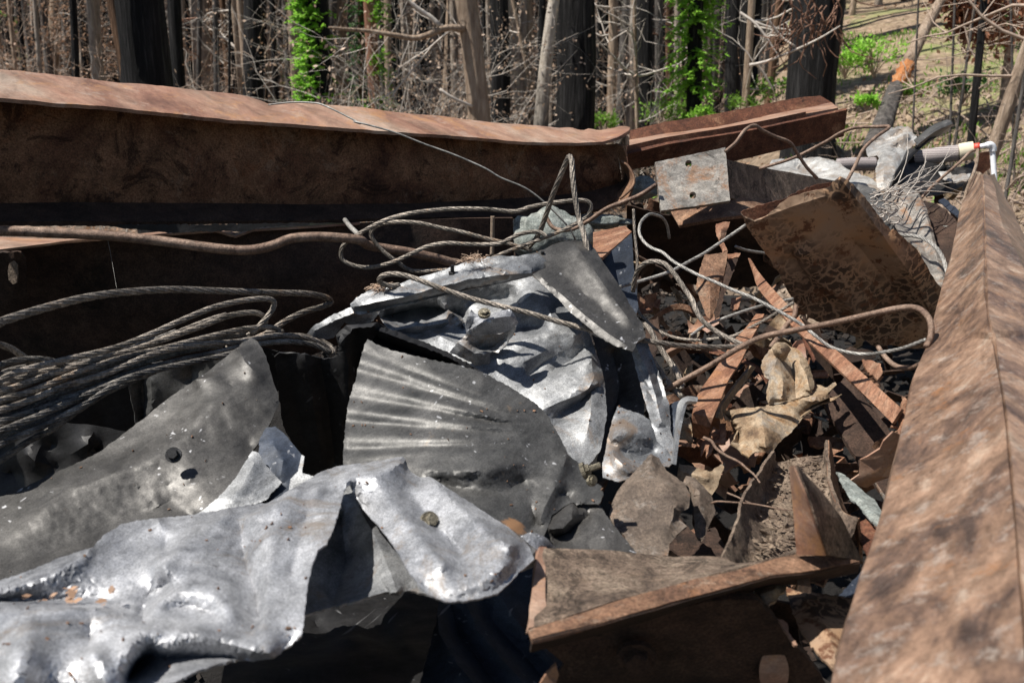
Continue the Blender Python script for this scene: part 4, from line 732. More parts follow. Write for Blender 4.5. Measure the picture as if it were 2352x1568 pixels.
# strips
def strip(label,A,B_,m,k=5,solid=.006,amp=.002,n=36,name='steel_strip'):
    o=loft(name,[A,B_],m,None,n=n,k=k,solid=solid,amp=amp,fs=9); return tag(o,label,RB)
strip('long straight reddish steel strip sloping down to the ridge beam below the thick rod',Q('B2',[(555,380,2.35),(680,550,2.2),(860,740,2.0),(950,850,1.9),(1110,975,1.8),(1300,1138,1.66),(1562,1368,1.5)]),Q('B2',[(590,480,2.3),(630,600,2.18),(760,740,2.02),(860,850,1.92),(1020,1000,1.8),(1200,1170,1.66),(1500,1462,1.5)]),M['rust_flat'])
strip('curved bright rusty strip bending over, left of the yellow crumple',Q('B2',[(655,750,2.15),(620,820,2.08),(560,930,1.97),(500,1060,1.86),(420,1180,1.78),(370,1310,1.7),(308,1452,1.64),(290,1560,1.68)]),Q('B2',[(600,750,2.15),(540,830,2.08),(450,930,1.97),(340,1100,1.84),(240,1240,1.75),(200,1330,1.7),(183,1412,1.64),(190,1540,1.68)]),M['rust_flat'])
strip('narrow tan strip edge beside the curved bright strip',Q('B2',[(560,1080,1.9),(440,1230,1.82),(370,1330,1.78),(340,1420,1.75)]),Q('B2',[(590,1090,1.92),(470,1250,1.84),(400,1350,1.8),(370,1430,1.78)]),M['yellow_rust'],n=16,k=3)
RS('broad dark steel beam in shade sloping under the long reddish strip',lin(820,1.95,1130,1.6),Q('D2',[(1450,480),(1520,330),(1650,240),(1720,330),(1800,450),(1950,640),(2110,870),(2075,1010),(2010,1330),(1900,1180),(1700,900),(1560,680)]),[Q('D2',[(1650,260,1),(1850,560,1),(2060,900,1)])],M['rust_dark'],name='steel_beam',seed=52,solid=.01,res=8)
RS('thin pale steel edge along the broad dark beam by the ridge beam',lin(1100,1.6,1140,1.56),Q('D2',[(1890,1130),(1905,1150),(1990,1270),(2005,1325),(1980,1300)]),[],M['plate'],seed=53,res=4,jag=.2)
RS('sunlit corner of tan steel against the ridge beam below the long reddish strip',lin(980,1.55,1060,1.5),Q('D2',[(1968,862),(2085,832),(2118,885),(2082,1005)]),[],M['rust_flat'],seed=54,res=5)
RS('pointed dagger-like rusty blade hanging below the thin crossing cables',lin(580,2.25,740,2.05),Q('D3',[(900,545),(865,690),(858,735),(835,830),(870,950),(945,1112),(975,1040),(1000,960),(1022,870),(1060,730),(1085,640),(1103,512),(1060,535),(960,548)]),[Q('D3',[(858,735,2),(920,745,2.5),(1000,745,2),(1050,745,1)]),Q('D3',[(940,750,2.5),(950,900,2),(948,1090,1)])],M['rust_brown'],name='steel_spike',seed=55,res=5)
RS('dark narrow steel sliver behind the dagger-like blade',lin(580,2.35,740,2.2),Q('D3',[(1105,590),(1190,580),(1150,700),(1110,800),(1070,900),(1030,1080),(990,1110),(1000,980),(1060,800)]),[],M['rust_dark'],seed=56,res=5)
RS('small bent hook-shaped bracket above the dagger-like blade',lin(510,2.4,580,2.3),Q('D3',[(1005,285),(1060,268),(1122,264),(1108,310),(1075,390),(1060,420),(1100,510),(1060,530),(1030,440),(1012,360)]),[Q('D3',[(1010,290,0),(1045,330,3),(1040,400,2)])],M['rust_flat'],seed=57,res=5)
RS('small rusty angle piece with a flat top beside the dagger-like blade',lin(560,2.35,600,2.28),Q('D3',[(1100,545),(1215,535),(1195,570),(1110,582)]),[],M['rust_flat'],seed=58,res=4)
RS('small pale shard in the dark gap right of the dagger-like blade',lin(680,2.2,720,2.15),Q('D3',[(1135,925),(1222,915),(1190,1020),(1140,1035)]),[],M['rust_flat'],seed=59,res=4)
T=thing('crumpled_sheet',P(1800,930,1.8),'yellow-brown crumpled foil-like sheet standing at the middle of the rusty heap','sheet metal')
sheet('body',lin(790,1.86,930,1.72),Q('B2',[(740,930),(710,960),(680,1000),(640,1050),(635,1100),(655,1155),(692,1172),(672,1240),(668,1300),(682,1338),(780,1315),(860,1302),(950,1275),(978,1215),(965,1150),(940,1090),(900,1020),(870,985),(820,960),(790,935)]),[Q('B2',[(745,940,1),(760,1000,3),(730,1060,3.5),(700,1160,2.5),(690,1300,2)]),Q('B2',[(830,1090,-1.5),(850,1200,-2),(860,1300,-1.5)]),Q('B2',[(780,1010,0),(820,1060,0),(880,1060,2),(930,1150,2.5),(950,1240,2)]),Q('B2',[(760,1090,2.5),(780,1200,3),(770,1300,2.5)])],M['yellow_rust'],T,seed=60,res=5,amp=.005,fs=14,solid=.002)
sheet('top_fold',lambda x,y:1.80,Q('B2',[(700,955),(740,930),(790,935),(830,975),(800,1030),(760,1060),(720,1010)]),[Q('B2',[(745,945,2),(770,1000,3)])],M['yellow_rust'],T,seed=61,res=5,amp=.004,solid=.002)
T=thing('curled_sheet',P(1760,1100,1.7),'curled rusty sheet with a torn rolled edge below the yellow crumple, half of it sunlit','sheet metal')
out=Q('D2',[(575,500),(740,492),(905,480),(1080,450),(1250,410),(1400,340),(1550,265),(1562,285),(1480,360),(1500,400),(1610,368),(1520,430),(1400,470),(1290,540),(1240,575),(1215,640),(1150,710),(1050,790),(1010,850),(985,885),(940,860),(860,870),(800,920),(740,890),(700,840),(640,800),(690,700),(722,612),(600,592)])
sheet('body',lin(900,1.76,1130,1.52),out,[Q('D2',[(905,482,3),(925,650,3),(945,815,3)]),Q('D2',[(1100,460,2),(1200,520,1),(1230,590,0)]),Q('D2',[(1250,415,1),(1380,430,3),(1500,385,2)]),Q('D2',[(1250,560,-2),(1350,470,-3),(1480,400,-2)]),Q('D2',[(600,540,-3),(700,660,-4),(720,820,-2)])],M['yellow_rust'],T,seed=62,res=6,amp=.004,solid=.003)
RS('torn tan channel scrap below the curved bright strip, square notch in it',lin(1060,1.6,1130,1.5),Q('D2',[(545,640),(605,628),(602,800),(560,805),(500,800),(480,880),(440,925),(425,850),(390,910),(380,840),(410,780),(550,770)]),[],M['rust_flat'],seed=63,res=4)
RS('pale bar lying in shade left of the burnt half-round channel',lin(1130,1.5,1220,1.45),Q('D2',[(200,970),(330,1000),(460,1040),(515,1000),(600,960),(520,1180),(480,1240),(420,1180),(340,1130),(190,1100)]),[Q('D2',[(210,1030,1),(440,1100,1)])],M['yellow_rust'],seed=64,res=6)
RS('small bar edge lit below the curved strip, left of the torn channel',lin(1030,1.6,1070,1.58),Q('D2',[(190,780),(300,790),(350,810),(330,830),(190,800)]),[],M['rust_flat'],seed=65,res=4)
RS('steel scrap in half shade between silver panel and curved strip',lin(1000,1.68,1080,1.6),Q('D2',[(210,650),(290,560),(300,700),(320,790),(250,760),(190,750)]),[Q('D2',[(240,640,1),(260,740,1)])],M['yellow_rust'],seed=66,res=5)
RS('tan shard lying in the gap right of the long reddish strip',lin(900,1.75,950,1.7),Q('D2',[(1780,72),(1870,80),(1940,112),(1955,190),(1912,248),(1830,180),(1790,120)]),[],M['rust_flat'],seed=67,res=4)
RS('upright rusty shard with a nub leaning on the ridge beam',lin(990,1.5,1090,1.42),Q('D2',[(2125,388),(2150,400),(2205,465),(2225,520),(2190,640),(2150,745),(2100,705),(2110,665),(2030,655),(2030,640),(2110,648),(2105,560),(2130,480)]),[Q('D2',[(2130,420,1.5),(2140,600,2),(2130,700,1)])],M['rust_flat'],seed=68,res=4)
RS('red-brown sliver beside the yellow crumple',lin(800,1.8,870,1.75),Q('B2',[(905,905),(925,920),(990,1040),(980,1060),(955,1010),(930,970)]),[],M['rust_red'],seed=69,res=4)
RS('small white ash flake in the dark gap under the long reddish strip',lin(1030,1.7,1070,1.68),Q('D2',[(1358,550),(1400,560),(1490,580),(1470,602),(1420,590)]),[],M['rock'],seed=70,res=4)
T=thing('metal_edging',P(1560,1060,1.6),'rolled blue-grey metal edging with a hooked top right of the silver panel','sheet metal')
loft('rolled_edge',[Q('D2',[(360,400,1.66),(260,395,1.64),(200,450,1.6),(180,600,1.57),(160,800,1.54),(145,965,1.5)]),Q('D2',[(350,440,1.62),(270,440,1.58),(235,520,1.55),(205,650,1.53),(180,800,1.51),(160,970,1.49)])],M['silver2'],T,n=24,k=4,solid=.006,amp=.001)
loft('side',[Q('D2',[(330,402,1.68),(180,430,1.66),(100,480,1.64),(95,600,1.6),(110,800,1.56),(140,960,1.5)]),Q('D2',[(260,400,1.66),(200,450,1.62),(185,520,1.6),(175,650,1.58),(160,800,1.54),(146,965,1.5)])],M['blued'],T,n=24,k=4,solid=.003,amp=.001)
# rocks
def rock(label,px,d,rx,ry,seed,m='rock',name='rock'):
    c=P(px[0],px[1],d); k=d/F; V=[];Fc=[]; nu,nv=26,16; rnd=random.Random(seed)
    for j in range(nv+1):
        for i in range(nu):
            a=2*math.pi*i/nu; b=math.pi*j/nv; q=Vector((math.sin(b)*math.cos(a),math.sin(b)*math.sin(a),math.cos(b)))
            f=1+.28*noise.noise(q*1.6+Vector((seed,0,0)))+.12*noise.cell(q*3+Vector((seed,1,0)))+.06*noise.noise(q*7)
            V.append(c+Vector((q.x*rx*k,q.y*(rx+ry)*.5*k,q.z*ry*k))*f)
    for j in range(nv):
        for i in range(nu): Fc.append((j*nu+i,j*nu+(i+1)%nu,(j+1)*nu+(i+1)%nu,(j+1)*nu+i))
    return tag(link(name,V,Fc,M[m],smooth=True),label,'rock')
rock('grey-green boulder behind the looped cable, below the long I-beam',(1262,540),2.75,92,56,1)
rock('flat pale slab of stone sticking out right of the boulder',(1370,508),2.9,75,17,2)
rock('blue-grey stone at the end of the long I-beam',(1472,432),3.1,38,25,3)
# ---------------------------------------------------------------- rear of the heap
g='white_sheet'
S('crumpled_sheet','white scorched crumpled sheet behind the end-plate beam','sheet metal',lin(380,3.9,450,3.4),Q('D1',[(120,610),(170,565),(250,545),(400,545),(560,530),(700,560),(760,580),(880,660),(1000,700),(1110,770),(1080,850),(900,800),(830,750),(720,735),(600,720),(480,700),(380,680),(240,660)]),[Q('D1',[(380,570,-6),(450,620,-9),(600,700,-7)]),Q('D1',[(300,590,2),(420,660,2),(520,690,1)]),Q('D1',[(600,560,4),(700,620,4),(800,640,3),(900,720,2)])],M[g],seed=80,amp=.015,fs=7,res=6)
S('crumpled_sheet','tall silver-white crumpled sheet standing at the rear of the heap','sheet metal',lin(310,3.9,470,3.3),Q('D1',[(1010,400),(1050,360),(1180,285),(1290,265),(1345,290),(1420,370),(1412,412),(1345,480),(1320,540),(1290,600),(1225,700),(1185,825),(1120,800),(1080,770),(1070,650),(1110,560),(1080,520),(1010,540),(985,450)]),[Q('D1',[(1060,400,-3),(1160,390,-5),(1300,330,-4)]),Q('D1',[(1110,450,4),(1200,420,5),(1340,350,5)]),Q('D1',[(1120,460,3),(1150,600,4),(1130,760,3)]),Q('D1',[(1250,450,0),(1230,580,4),(1200,700,3)])],M['white_sheet'],seed=81,amp=.03,fs=7,res=5)
T=thing('metal_tube',P(2130,330,3.5),'dark split tube pointing up right behind the tall silver-white sheet','tube')
loft('tube_wall',[Q('D1',[(1400,385,3.5),(1560,262,3.55),(1690,208,3.6)]),Q('D1',[(1425,420,3.42),(1590,300,3.47),(1730,235,3.52)]),Q('D1',[(1380,500,3.5),(1570,370,3.55),(1700,300,3.6)])],M['grey2'],T,n=24,k=6,curved=True,solid=.008,amp=.004)
loft('lining',[Q('D1',[(1340,470,3.45),(1450,440,3.45),(1580,345,3.5)]),Q('D1',[(1180,800,3.3),(1250,640,3.35),(1330,530,3.4)])],M['black'],T,n=20,k=5,solid=.006,amp=.01)
def roll(label,pts,r,m):
    A=cat([tuple(v) for v in P3(pts)],30); mb=MB(); mb.tube([Vector(a) for a in A],r,20); o=mb.build('fabric_roll',m); tag(o,label,'roll'); return o
st,t_,b_=mat('striped_grey_fabric'); wv=N(t_,'ShaderNodeTexWave'); wv.bands_direction='Z'; wv.inputs['Scale'].default_value=45; wv.inputs['Distortion'].default_value=1.5; t_.links.new(coords(t_),wv.inputs['Vector']); t_.links.new(ramp(t_,wv.outputs['Fac'],[(.3,(.17,.14,.14)),(.6,(.40,.36,.35))]),b_.inputs['Base Color']); b_.inputs['Roughness'].default_value=.9
roll('greyish striped roll between the silver-white sheet and the white pipe',Q('D1',[(1420,540,3.9),(1600,515,3.85),(1800,490,3.8)]),.034,st)
roll('greyish striped roll end behind the white crumpled sheet',Q('D1',[(740,600,4.3),(900,590,4.3),(1060,590,4.3)]),.032,st)
o=roll('cream paper wrap around the end of the striped roll',Q('D1',[(1795,490,3.79),(1850,480,3.78),(1915,470,3.77)]),.037,plain('cream_paper',(.62,.56,.42),.8,var=.1)); o.name='paper_wrap'
T=thing('plastic_pipe',P(2305,450,3.6),'white plastic pipe with an elbow and red band at the rear right of the heap','pipe')
rod('pipe',Q('D1',[(1965,440,3.62),(2010,430,3.61),(2050,425,3.6),(2075,440,3.6),(2082,500,3.6),(2095,700,3.58),(2112,880,3.55)]),.010,M['white'],parent=T,n=40)
rod('elbow',Q('D1',[(2030,430,3.6),(2062,424,3.6),(2080,445,3.6),(2084,480,3.6)]),.014,M['white'],parent=T,n=20)
rod('red_band',Q('D1',[(1920,446,3.63),(1970,438,3.62)]),.0155,M['redp'],parent=T,n=4)
RS('rust-brown sheet standing beside the white pipe',lambda x,y:3.7,Q('D1',[(1960,495),(2050,480),(2062,620),(1995,675),(1935,650)]),[],M['rust_red'],seed=82)
RS('white metal box edge left of the tip of the ridge beam',lin(430,3.4,460,3.3),Q('D1',[(1720,690),(1890,675),(1870,720),(1850,745),(1740,755)]),[Q('D1',[(1730,710,1),(1860,700,1)])],M[g],seed=83,res=5)
RS('blue-grey flat bar between the twigs and the ridge beam',lin(480,3.0,530,2.8),Q('D1',[(1610,915),(1660,895),(1805,1020),(1805,1085)]),[],M['blued'],seed=84,res=5)
RS('white scorched rag of sheet behind the tangle of twigs',lin(430,3.5,470,3.3),Q('D1',[(1610,660),(1700,650),(1740,700),(1720,750),(1640,720)]),[Q('D1',[(1640,680,3),(1700,720,3)])],M[g],seed=85,res=5)
RS('dark crushed sheet under the dark split tube at the rear',lin(380,3.8,520,3.2),Q('D1',[(1330,500),(1480,540),(1640,590),(1800,620),(1920,560),(1930,650),(1800,800),(1600,880),(1500,900),(1440,850),(1250,780),(1200,820),(1230,700),(1300,600)]),[Q('D1',[(1350,560,-10),(1500,620,3),(1700,650,-8),(1850,640,3)]),Q('D1',[(1300,740,3),(1500,780,-8),(1700,760,3)])],M['black'],seed=86,amp=.02,res=7)
RS('rusty angled sheet in shade right of the pale curved strip',lin(470,3.0,660,2.4),Q('D1',[(1470,900),(1600,920),(1800,1100),(1800,1300),(1760,1500),(1700,1620),(1640,1500),(1570,1250),(1500,1000)]),[Q('D1',[(1520,980,3),(1650,1080,-4),(1780,1120,3)]),Q('D1',[(1580,1250,-4),(1700,1300,2)])],M['rust_dark'],seed=87,amp=.012)
RS('short crooked pale wire hook right of the pale curved strip',lin(550,2.8,600,2.7),Q('D1',[(1610,1160),(1640,1135),(1700,1130),(1790,1160),(1795,1180),(1700,1150),(1650,1155),(1630,1178)]),[],M['rock'],seed=88,res=4,jag=.2)
RS('brown torn sheet behind the blistered panel, right of the white sheet',lin(430,3.2,520,2.9),Q('D1',[(830,760),(1000,790),(1130,850),(1160,960),(1260,1160),(1240,1240),(1100,1080),(950,900)]),[Q('D1',[(900,800,-3),(1050,920,2),(1200,1120,-2)])],M['grey2'],seed=89,amp=.01)
# filler shards scattered in the heap
def shardmesh(rnd,m):
    V=[];Fc=[]; L=rnd.uniform(.05,.16); W=rnd.uniform(.02,.06); bend=rnd.uniform(-.9,.9); n=7; k=4
    for i in range(n):
        t=i/(n-1); w=W*(1-.6*abs(t-.4)*rnd.uniform(.6,1.4)); a=bend*(t-.5)
        for j in range(k):
            s=j/(k-1)-.5; V.append(Vector(((t-.5)*L,s*w+rnd.gauss(0,.003),math.sin(a)*L*.3+rnd.gauss(0,.004)+abs(s)*w*rnd.uniform(0,.5))))
    for i in range(n-1):
        for j in range(k-1): Fc.append((i*k+j,(i+1)*k+j,(i+1)*k+j+1,i*k+j+1))
    return V,Fc
protos=[]
rnd=random.Random(77); mats=['rust_flat','rust_brown','rust_red','rust_dark','yellow_rust','rust_top']
zones=[((1450,470),(1740,480),(2120,900),(2080,1080),(1900,1080),(1640,1050),(1530,900),(1440,700))]
def inpoly(x,y,p):
    c=False
    for i in range(len(p)):
        a,b=p[i],p[i-1]
        if (a[1]>y)!=(b[1]>y) and x<(b[0]-a[0])*(y-a[1])/(b[1]-a[1])+a[0]: c=not c
    return c
cnt=0
while cnt<200:
    zi=cnt%4
    if zi<3: x,y=rnd.uniform(1440,2120),rnd.uniform(490,1080); ok=inpoly(x,y,zones[0]); h=rnd.uniform(.56,.78) if y>640 else rnd.uniform(.44,.62)
    else: x,y=rnd.uniform(1380,2020),rnd.uniform(1050,1500); ok=True; h=rnd.uniform(.72,.85)
    if not ok: continue
    if cnt%17==5: x,y,h=rnd.uniform(2000,2200),rnd.uniform(420,560),.42
    c=P(x,y,min(dh(y,h),3.9)); V,Fc=shardmesh(rnd,None)
    from mathutils import Euler
    E_=Euler((rnd.uniform(-1.1,1.1),rnd.uniform(-1.1,1.1),rnd.uniform(0,6.28))).to_matrix(); sc_=rnd.uniform(.7,1.9)
    o=link('steel_shard',[c+E_@(v*sc_) for v in V],Fc,M[rnd.choice(mats+['rust_dark','rust_dark','rust_dark','rust_web','rust_web'])],solid=.004)
    tag(o,'small torn rusty steel shard in the shadowed gaps of the heap','shard','rusty shards in the heap'); cnt+=1

rnd=random.Random(88)
for i in range(16):
    while True:
        x,y=rnd.uniform(1520,2080),rnd.uniform(520,1180)
        if inpoly(x,y,zones[0]) or (y>1060 and 1640<x<1900): break
    c=P(x,y,min(dh(y,rnd.uniform(.62,.80) if y>640 else .56),3.7)); L=rnd.uniform(.14,.32); W=rnd.uniform(.025,.06); bd_=rnd.choice([-1.6,-1,1,1.6]); tw=rnd.uniform(-1.2,1.2); V=[];Fc=[]; n_=16
    E_=Euler((rnd.uniform(-.9,.9),rnd.uniform(-.9,.9),rnd.uniform(0,6.28))).to_matrix(); lip=rnd.uniform(0,.02)
    for k in range(n_):
        t=k/(n_-1)-.5; a=tw*t
        for j,(u,h_) in enumerate(((-.5,lip),(-.45,0),(0,0),(.45,0),(.5,lip*.6))):
            V.append(c+E_@Vector((t*L,u*W*math.cos(a)-h_*math.sin(a)+rnd.gauss(0,.0008),math.cos(t*3)*bd_*L*.22+u*W*math.sin(a)+h_*math.cos(a))))
    for k in range(n_-1):
        for j in range(4): Fc.append((k*5+j,(k+1)*5+j,(k+1)*5+j+1,k*5+j+1))
    tag(link('bent_strip',V,Fc,M[rnd.choice(['rust_flat','rust_flat','rust_brown','rust_top','rust_dark','rust_red'])],solid=.004),'bent strip of rusty steel lying in the shadowed gaps of the heap','strip','bent strips in the heap')
mb=MB(); rnd=random.Random(31)
for i in range(6500):
    x,y=rnd.uniform(-3.2,2.3),rnd.uniform(1.0,5.6); z=terr(x,y)
    V,Fc=shardmesh(rnd,None) if i%5==0 else (None,None)
    c=Vector((x,y,z+rnd.uniform(0,.03)))
    if V:
        E_=Euler((rnd.uniform(-.9,.9),rnd.uniform(-.9,.9),rnd.uniform(0,6.28))).to_matrix(); b=len(mb.v); mb.v+=[c+E_@(v*.9) for v in V]; mb.f+=[tuple(b+q for q in f) for f in Fc]
    else:
        s_=rnd.uniform(.006,.03); ax=Vector((rnd.gauss(0,1),rnd.gauss(0,1),rnd.gauss(0,.5))).normalized()*s_; ay=ax.orthogonal().normalized()*s_*.5; mb.box(c,ax,ay,ax.cross(ay).normalized()*s_*.2)
tag(link('scrap_rubble',mb.v,mb.f,M['soil'],smooth=False),'scrap chips and fragments, coloured black for shade, covering the bottom of the heap','rubble',kind='stuff')
# ================================================================ cables, rods and wires
GB='cables bundled at the left'
def bd(x): return 1.42+.55*max(0,min(1,(x+20)/760))
def bund(pts,off=0): return [(x,y,bd(x)+off) for x,y in Q('B0',pts)]
rope('wire_rope',[(x,y,1.45+.78*max(0,min(1,(x+20)/780))) for x,y in [(-520,900),(-40,754),(0,739),(100,708),(200,683),(300,670),(400,665),(500,668),(620,672),(700,674),(742,681),(761,692),(742,704),(700,716),(660,735),(625,758),(590,780)]],.0075,M['cable'],'single thick wire rope arching across the left above the cable bundle')
B=[([(-90,1235),(100,1130),(400,1050),(620,1000),(800,950),(1000,870),(1200,780),(1400,700),(1600,655),(1740,645),(1790,665),(1782,710),(1745,765),(1700,815),(1640,870)],0,'cable','wire rope at the top of the bundle with its bend standing highest'),
([(-90,1275),(60,1235),(300,1150),(640,1045),(900,970),(1100,900),(1300,830),(1500,755),(1650,735),(1715,755),(1735,800),(1700,835),(1620,885),(1560,915)],.02,'cable','second wire rope of the bundle, its bend just inside the highest one'),
([(-90,1335),(200,1250),(500,1130),(800,1030),(1100,960),(1400,885),(1600,842),(1760,832),(1822,850),(1800,878),(1730,885)],.0,'cable','wire rope in the middle of the bundle ending in a tight hairpin'),
([(-90,1400),(150,1325),(400,1225),(700,1130),(1000,1005),(1300,945),(1550,925),(1800,885),(2000,900),(2130,950),(2185,992),(2140,1020)],-.02,'cable','wire rope of the bundle whose long bend reaches the folded black sheet'),
([(-90,1470),(200,1385),(450,1300),(800,1170),(1100,1065),(1400,1000),(1600,955),(1850,925),(2050,945),(2160,1000)],-.03,'cable_dark','dark wire rope lying under the long bend of the bundle'),
([(-90,1545),(150,1450),(400,1345),(700,1215),(900,1140),(1150,1080),(1400,1030),(1560,990)],-.05,'cable_dark','sooty wire rope on the lower side of the bundle'),
([(-90,1640),(60,1567),(250,1490),(430,1400),(560,1330),(700,1240),(770,1205)],-.06,'cable_dark','frayed wire rope sagging lowest from the bundle'),
([(-90,1760),(60,1660),(200,1567),(350,1490),(500,1380),(640,1290),(760,1212)],.0,'cable_dark','short dark rope hanging below the bundle at far left'),
([(-90,1120),(60,1060),(200,1040),(330,1050),(450,1095),(560,1150)],.03,'cable_dark','short rope loop rising above the bundle at the left edge'),
([(-90,935),(0,945),(80,975),(160,1030),(250,1105)],.06,'cable','rope end curving down into the bundle at the left edge'),
([(-90,1190),(80,1110),(300,1080),(500,1065),(700,1010),(950,935),(1150,860)],.06,'cable_dark','wire rope half hidden at the back of the bundle'),
([(-90,1310),(150,1270),(420,1180),(650,1080),(850,1030),(1050,985),(1300,905),(1500,860)],.03,'cable','pale worn rope squeezed between the ropes of the bundle'),
([(-90,1430),(130,1390),(360,1280),(600,1190),(820,1100),(1040,1030),(1260,975),(1450,950)],.01,'cable_dark','blackened rope in the lower middle of the bundle'),
([(-90,1255),(80,1180),(350,1105),(600,1060),(820,990),(1010,930),(1200,850),(1380,780),(1480,750)],.04,'cable','rope lying close behind the second rope of the bundle'),
([(-90,1360),(100,1300),(350,1200),(560,1130),(800,1060),(1030,1000),(1250,930),(1430,905),(1600,870)],.015,'cable','tan worn rope running through the centre of the bundle'),
([(-90,1500),(120,1430),(350,1320),(560,1250),(760,1165),(960,1100),(1200,1040),(1400,1000)],-.015,'cable_dark','rope tucked just above the sooty lower ropes of the bundle'),
([(-90,1590),(120,1500),(330,1420),(520,1330),(680,1260),(860,1180),(1010,1120)],-.035,'cable_dark','rope on the underside of the bundle at far left'),
([(-90,1215),(60,1165),(200,1120),(420,1095),(600,1090),(760,1040)],.05,'cable_dark','short dark rope between the loop at the left edge and the bundle'),
([(1480,960),(1650,915),(1800,890),(1950,885),(2080,910),(2175,965)],.03,'cable','rope bend arching over the tip of the sooty sheet'),
([(1500,1010),(1600,960),(1660,910),(1750,870),(1850,860)],.05,'cable','short rope piece crossing behind the tip of the sooty sheet')]
def ex_(p):
    a,b=p[0],p[1]
    if a[0]>-60: return p
    k=500/max(60,b[0]-a[0]); return [(a[0]-500,a[1]+(a[1]-b[1])*k*.95)]+list(p)
for i,(p,o,m,l) in enumerate(B): rope('wire_rope',bund(ex_(p),o),.0059,M[m],l,group=GB)
# centre loops
def dep(pts,d0,d1,c='B1'):
    q=Q(c,pts); n=len(q); return [(x,y,d0+(d1-d0)*i/(n-1)) for i,(x,y) in enumerate(q)]
rope('wire_rope',dep([(1400,248),(1385,225),(1330,208),(1230,222),(1150,260),(1080,288),(900,290),(750,282),(620,305),(500,360),(380,412),(250,440),(150,430),(75,395),(58,350),(80,290),(180,220),(330,140),(500,90),(750,60),(1000,60),(1190,75),(1300,45),(1450,18),(1600,3),(1670,10),(1692,50),(1650,120),(1500,200),(1350,260),(1200,315),(1080,365),(980,410),(850,450),(700,458),(525,462),(420,400),(330,330),(270,260),(255,215),(290,170),(400,145),(560,150),(700,180),(850,210),(1000,250),(1150,285),(1310,328)],2.15,2.2),.0052,M['cable'],'wire rope coiled in wide flat loops above the central silver panel')
q=dep([(440,555),(380,560),(325,545),(308,520),(340,490),(420,483),(520,505),(700,572),(900,640),(1100,692),(1300,742),(1500,800),(1700,850),(1900,898),(2060,920)],1.86,1.72)+dep([(560,1310),(700,1330),(950,1340),(1200,1337),(1268,1332),(1150,1285),(1020,1215),(900,1125),(835,1030),(800,940),(740,850),(680,760),(620,680),(560,622),(480,600),(400,612),(340,660),(308,730),(285,860)],1.72,2.0,'D3')
rope('wire_rope',q,.0054,M['cable'],'long wire rope crossing the silver panel then doubling back in a hook over the heap')
q=dep([(1290,1610),(1350,1530),(1400,1400),(1440,1280),(1480,1180),(1530,1060),(1552,1022),(1568,1060),(1572,1150),(1590,1300),(1620,1450)],2.2,2.0,'A1')+dep([(1640,200),(1690,400),(1740,560),(1800,680),(1880,790),(1960,885),(2040,975),(2120,1085),(2200,1195),(2290,1290)],1.95,1.7)
rope('wire_rope',q,.0062,M['cable'],'wire rope standing in a tall narrow loop, then running down the silver panel')
rope('wire_rope',dep([(1640,200),(1700,430),(1760,600),(1850,760),(1960,900),(2080,1040),(2170,1170)],1.96,1.7),.0045,M['cable'],'thin rope lying alongside the tall narrow loop on the silver panel')
rope('wire_rope',dep([(380,1140),(440,1200),(490,1300),(570,1420),(640,1520),(700,1640),(705,1700)],1.8,1.7,'D3'),.0058,M['cable'],'short wire rope dangling in an arc beside the hooked metal edging')
rope('thin_cable',dep([(130,832),(350,770),(600,690),(750,612),(900,530),(1050,430),(1260,285)],2.05,2.2,'D3'),.0038,M['cable_light'],'straight pale thin cable rising to the corner of the blistered panel')
rope('thin_cable',dep([(600,400),(580,290),(540,225),(480,198),(420,195),(355,260),(340,350),(380,430),(450,485),(540,522),(620,590),(700,640),(850,718),(1000,780),(1150,848),(1300,905),(1450,980),(1600,1060),(1750,1150),(1850,1232),(2000,1342),(2200,1395),(2352,1398)],2.3,1.75,'D3')+dep([(1400,998),(1550,970),(1710,912)],1.72,1.6,'B2'),.0036,M['cable_light'],'pale thin cable running diagonally down the heap from a small dark loop')
rope('thin_cable',dep([(790,1238),(900,1160),(1100,1080),(1300,1012),(1450,970),(1670,922)],2.05,2.15,'D3'),.0036,M['cable_light'],'short pale cable emerging under the dagger-like blade')
rope('thin_cable',dep([(290,150),(300,350),(322,600),(312,900),(335,1035),(400,1110),(490,1190),(650,1258),(850,1280),(1010,1265),(1150,1245),(1380,1130),(1520,1050),(1675,955)],2.35,2.0,'D3'),.0038,M['cable'],'thin cable sagging in a long curve below the pale cables of the heap')
rope('thin_cable',dep([(1170,470),(1250,500),(1330,515),(1440,530)],2.4,2.45,'D3'),.0038,M['cable_light'],'short bit of pale cable showing left of the blistered panel')
rope('thin_cable',dep([(1290,1205),(1400,1210),(1500,1240),(1590,1310),(1650,1400),(1690,1530)],2.6,2.3,'D1'),.0055,M['cable_light'],'frayed pale cable draped over the pale curved strip')
rod('rod',dep([(-20,1255),(100,1190),(300,1080),(500,960),(650,892),(850,850),(1100,802),(1300,757),(1500,712),(1620,700),(1690,725),(1738,790),(1745,880),(1712,960)],1.72,1.5,'B2'),.0055,M['rod'],'long smooth rusty rod bent downward at its right end beside the ridge beam')
rod('rod',dep([(1700,1060),(1610,1095),(1520,1085),(1450,1030),(1400,960)],1.62,1.8,'B2'),.005,M['rod'],'short curved rod under the bend of the long smooth rod')
rod('rod',dep([(860,690),(850,760),(790,830),(745,900),(700,960)],2.0,1.9,'B2'),.006,M['rod'],'crooked rusty rod passing behind the long smooth rod above the yellow crumple')
q=dep([(-1800,190),(-90,200),(300,212),(700,232),(1000,262),(1300,302),(1500,325),(1650,325),(1780,298),(1900,252),(2050,240),(2200,245),(2352,262)],1.92,2.15,'B0')+dep([(250,300),(500,340),(700,385),(850,430)],2.2,2.3)
rod('rod',q,.0115,M['rod'],'thick wavy rusty rod running under the long I-beam at left',n=90)
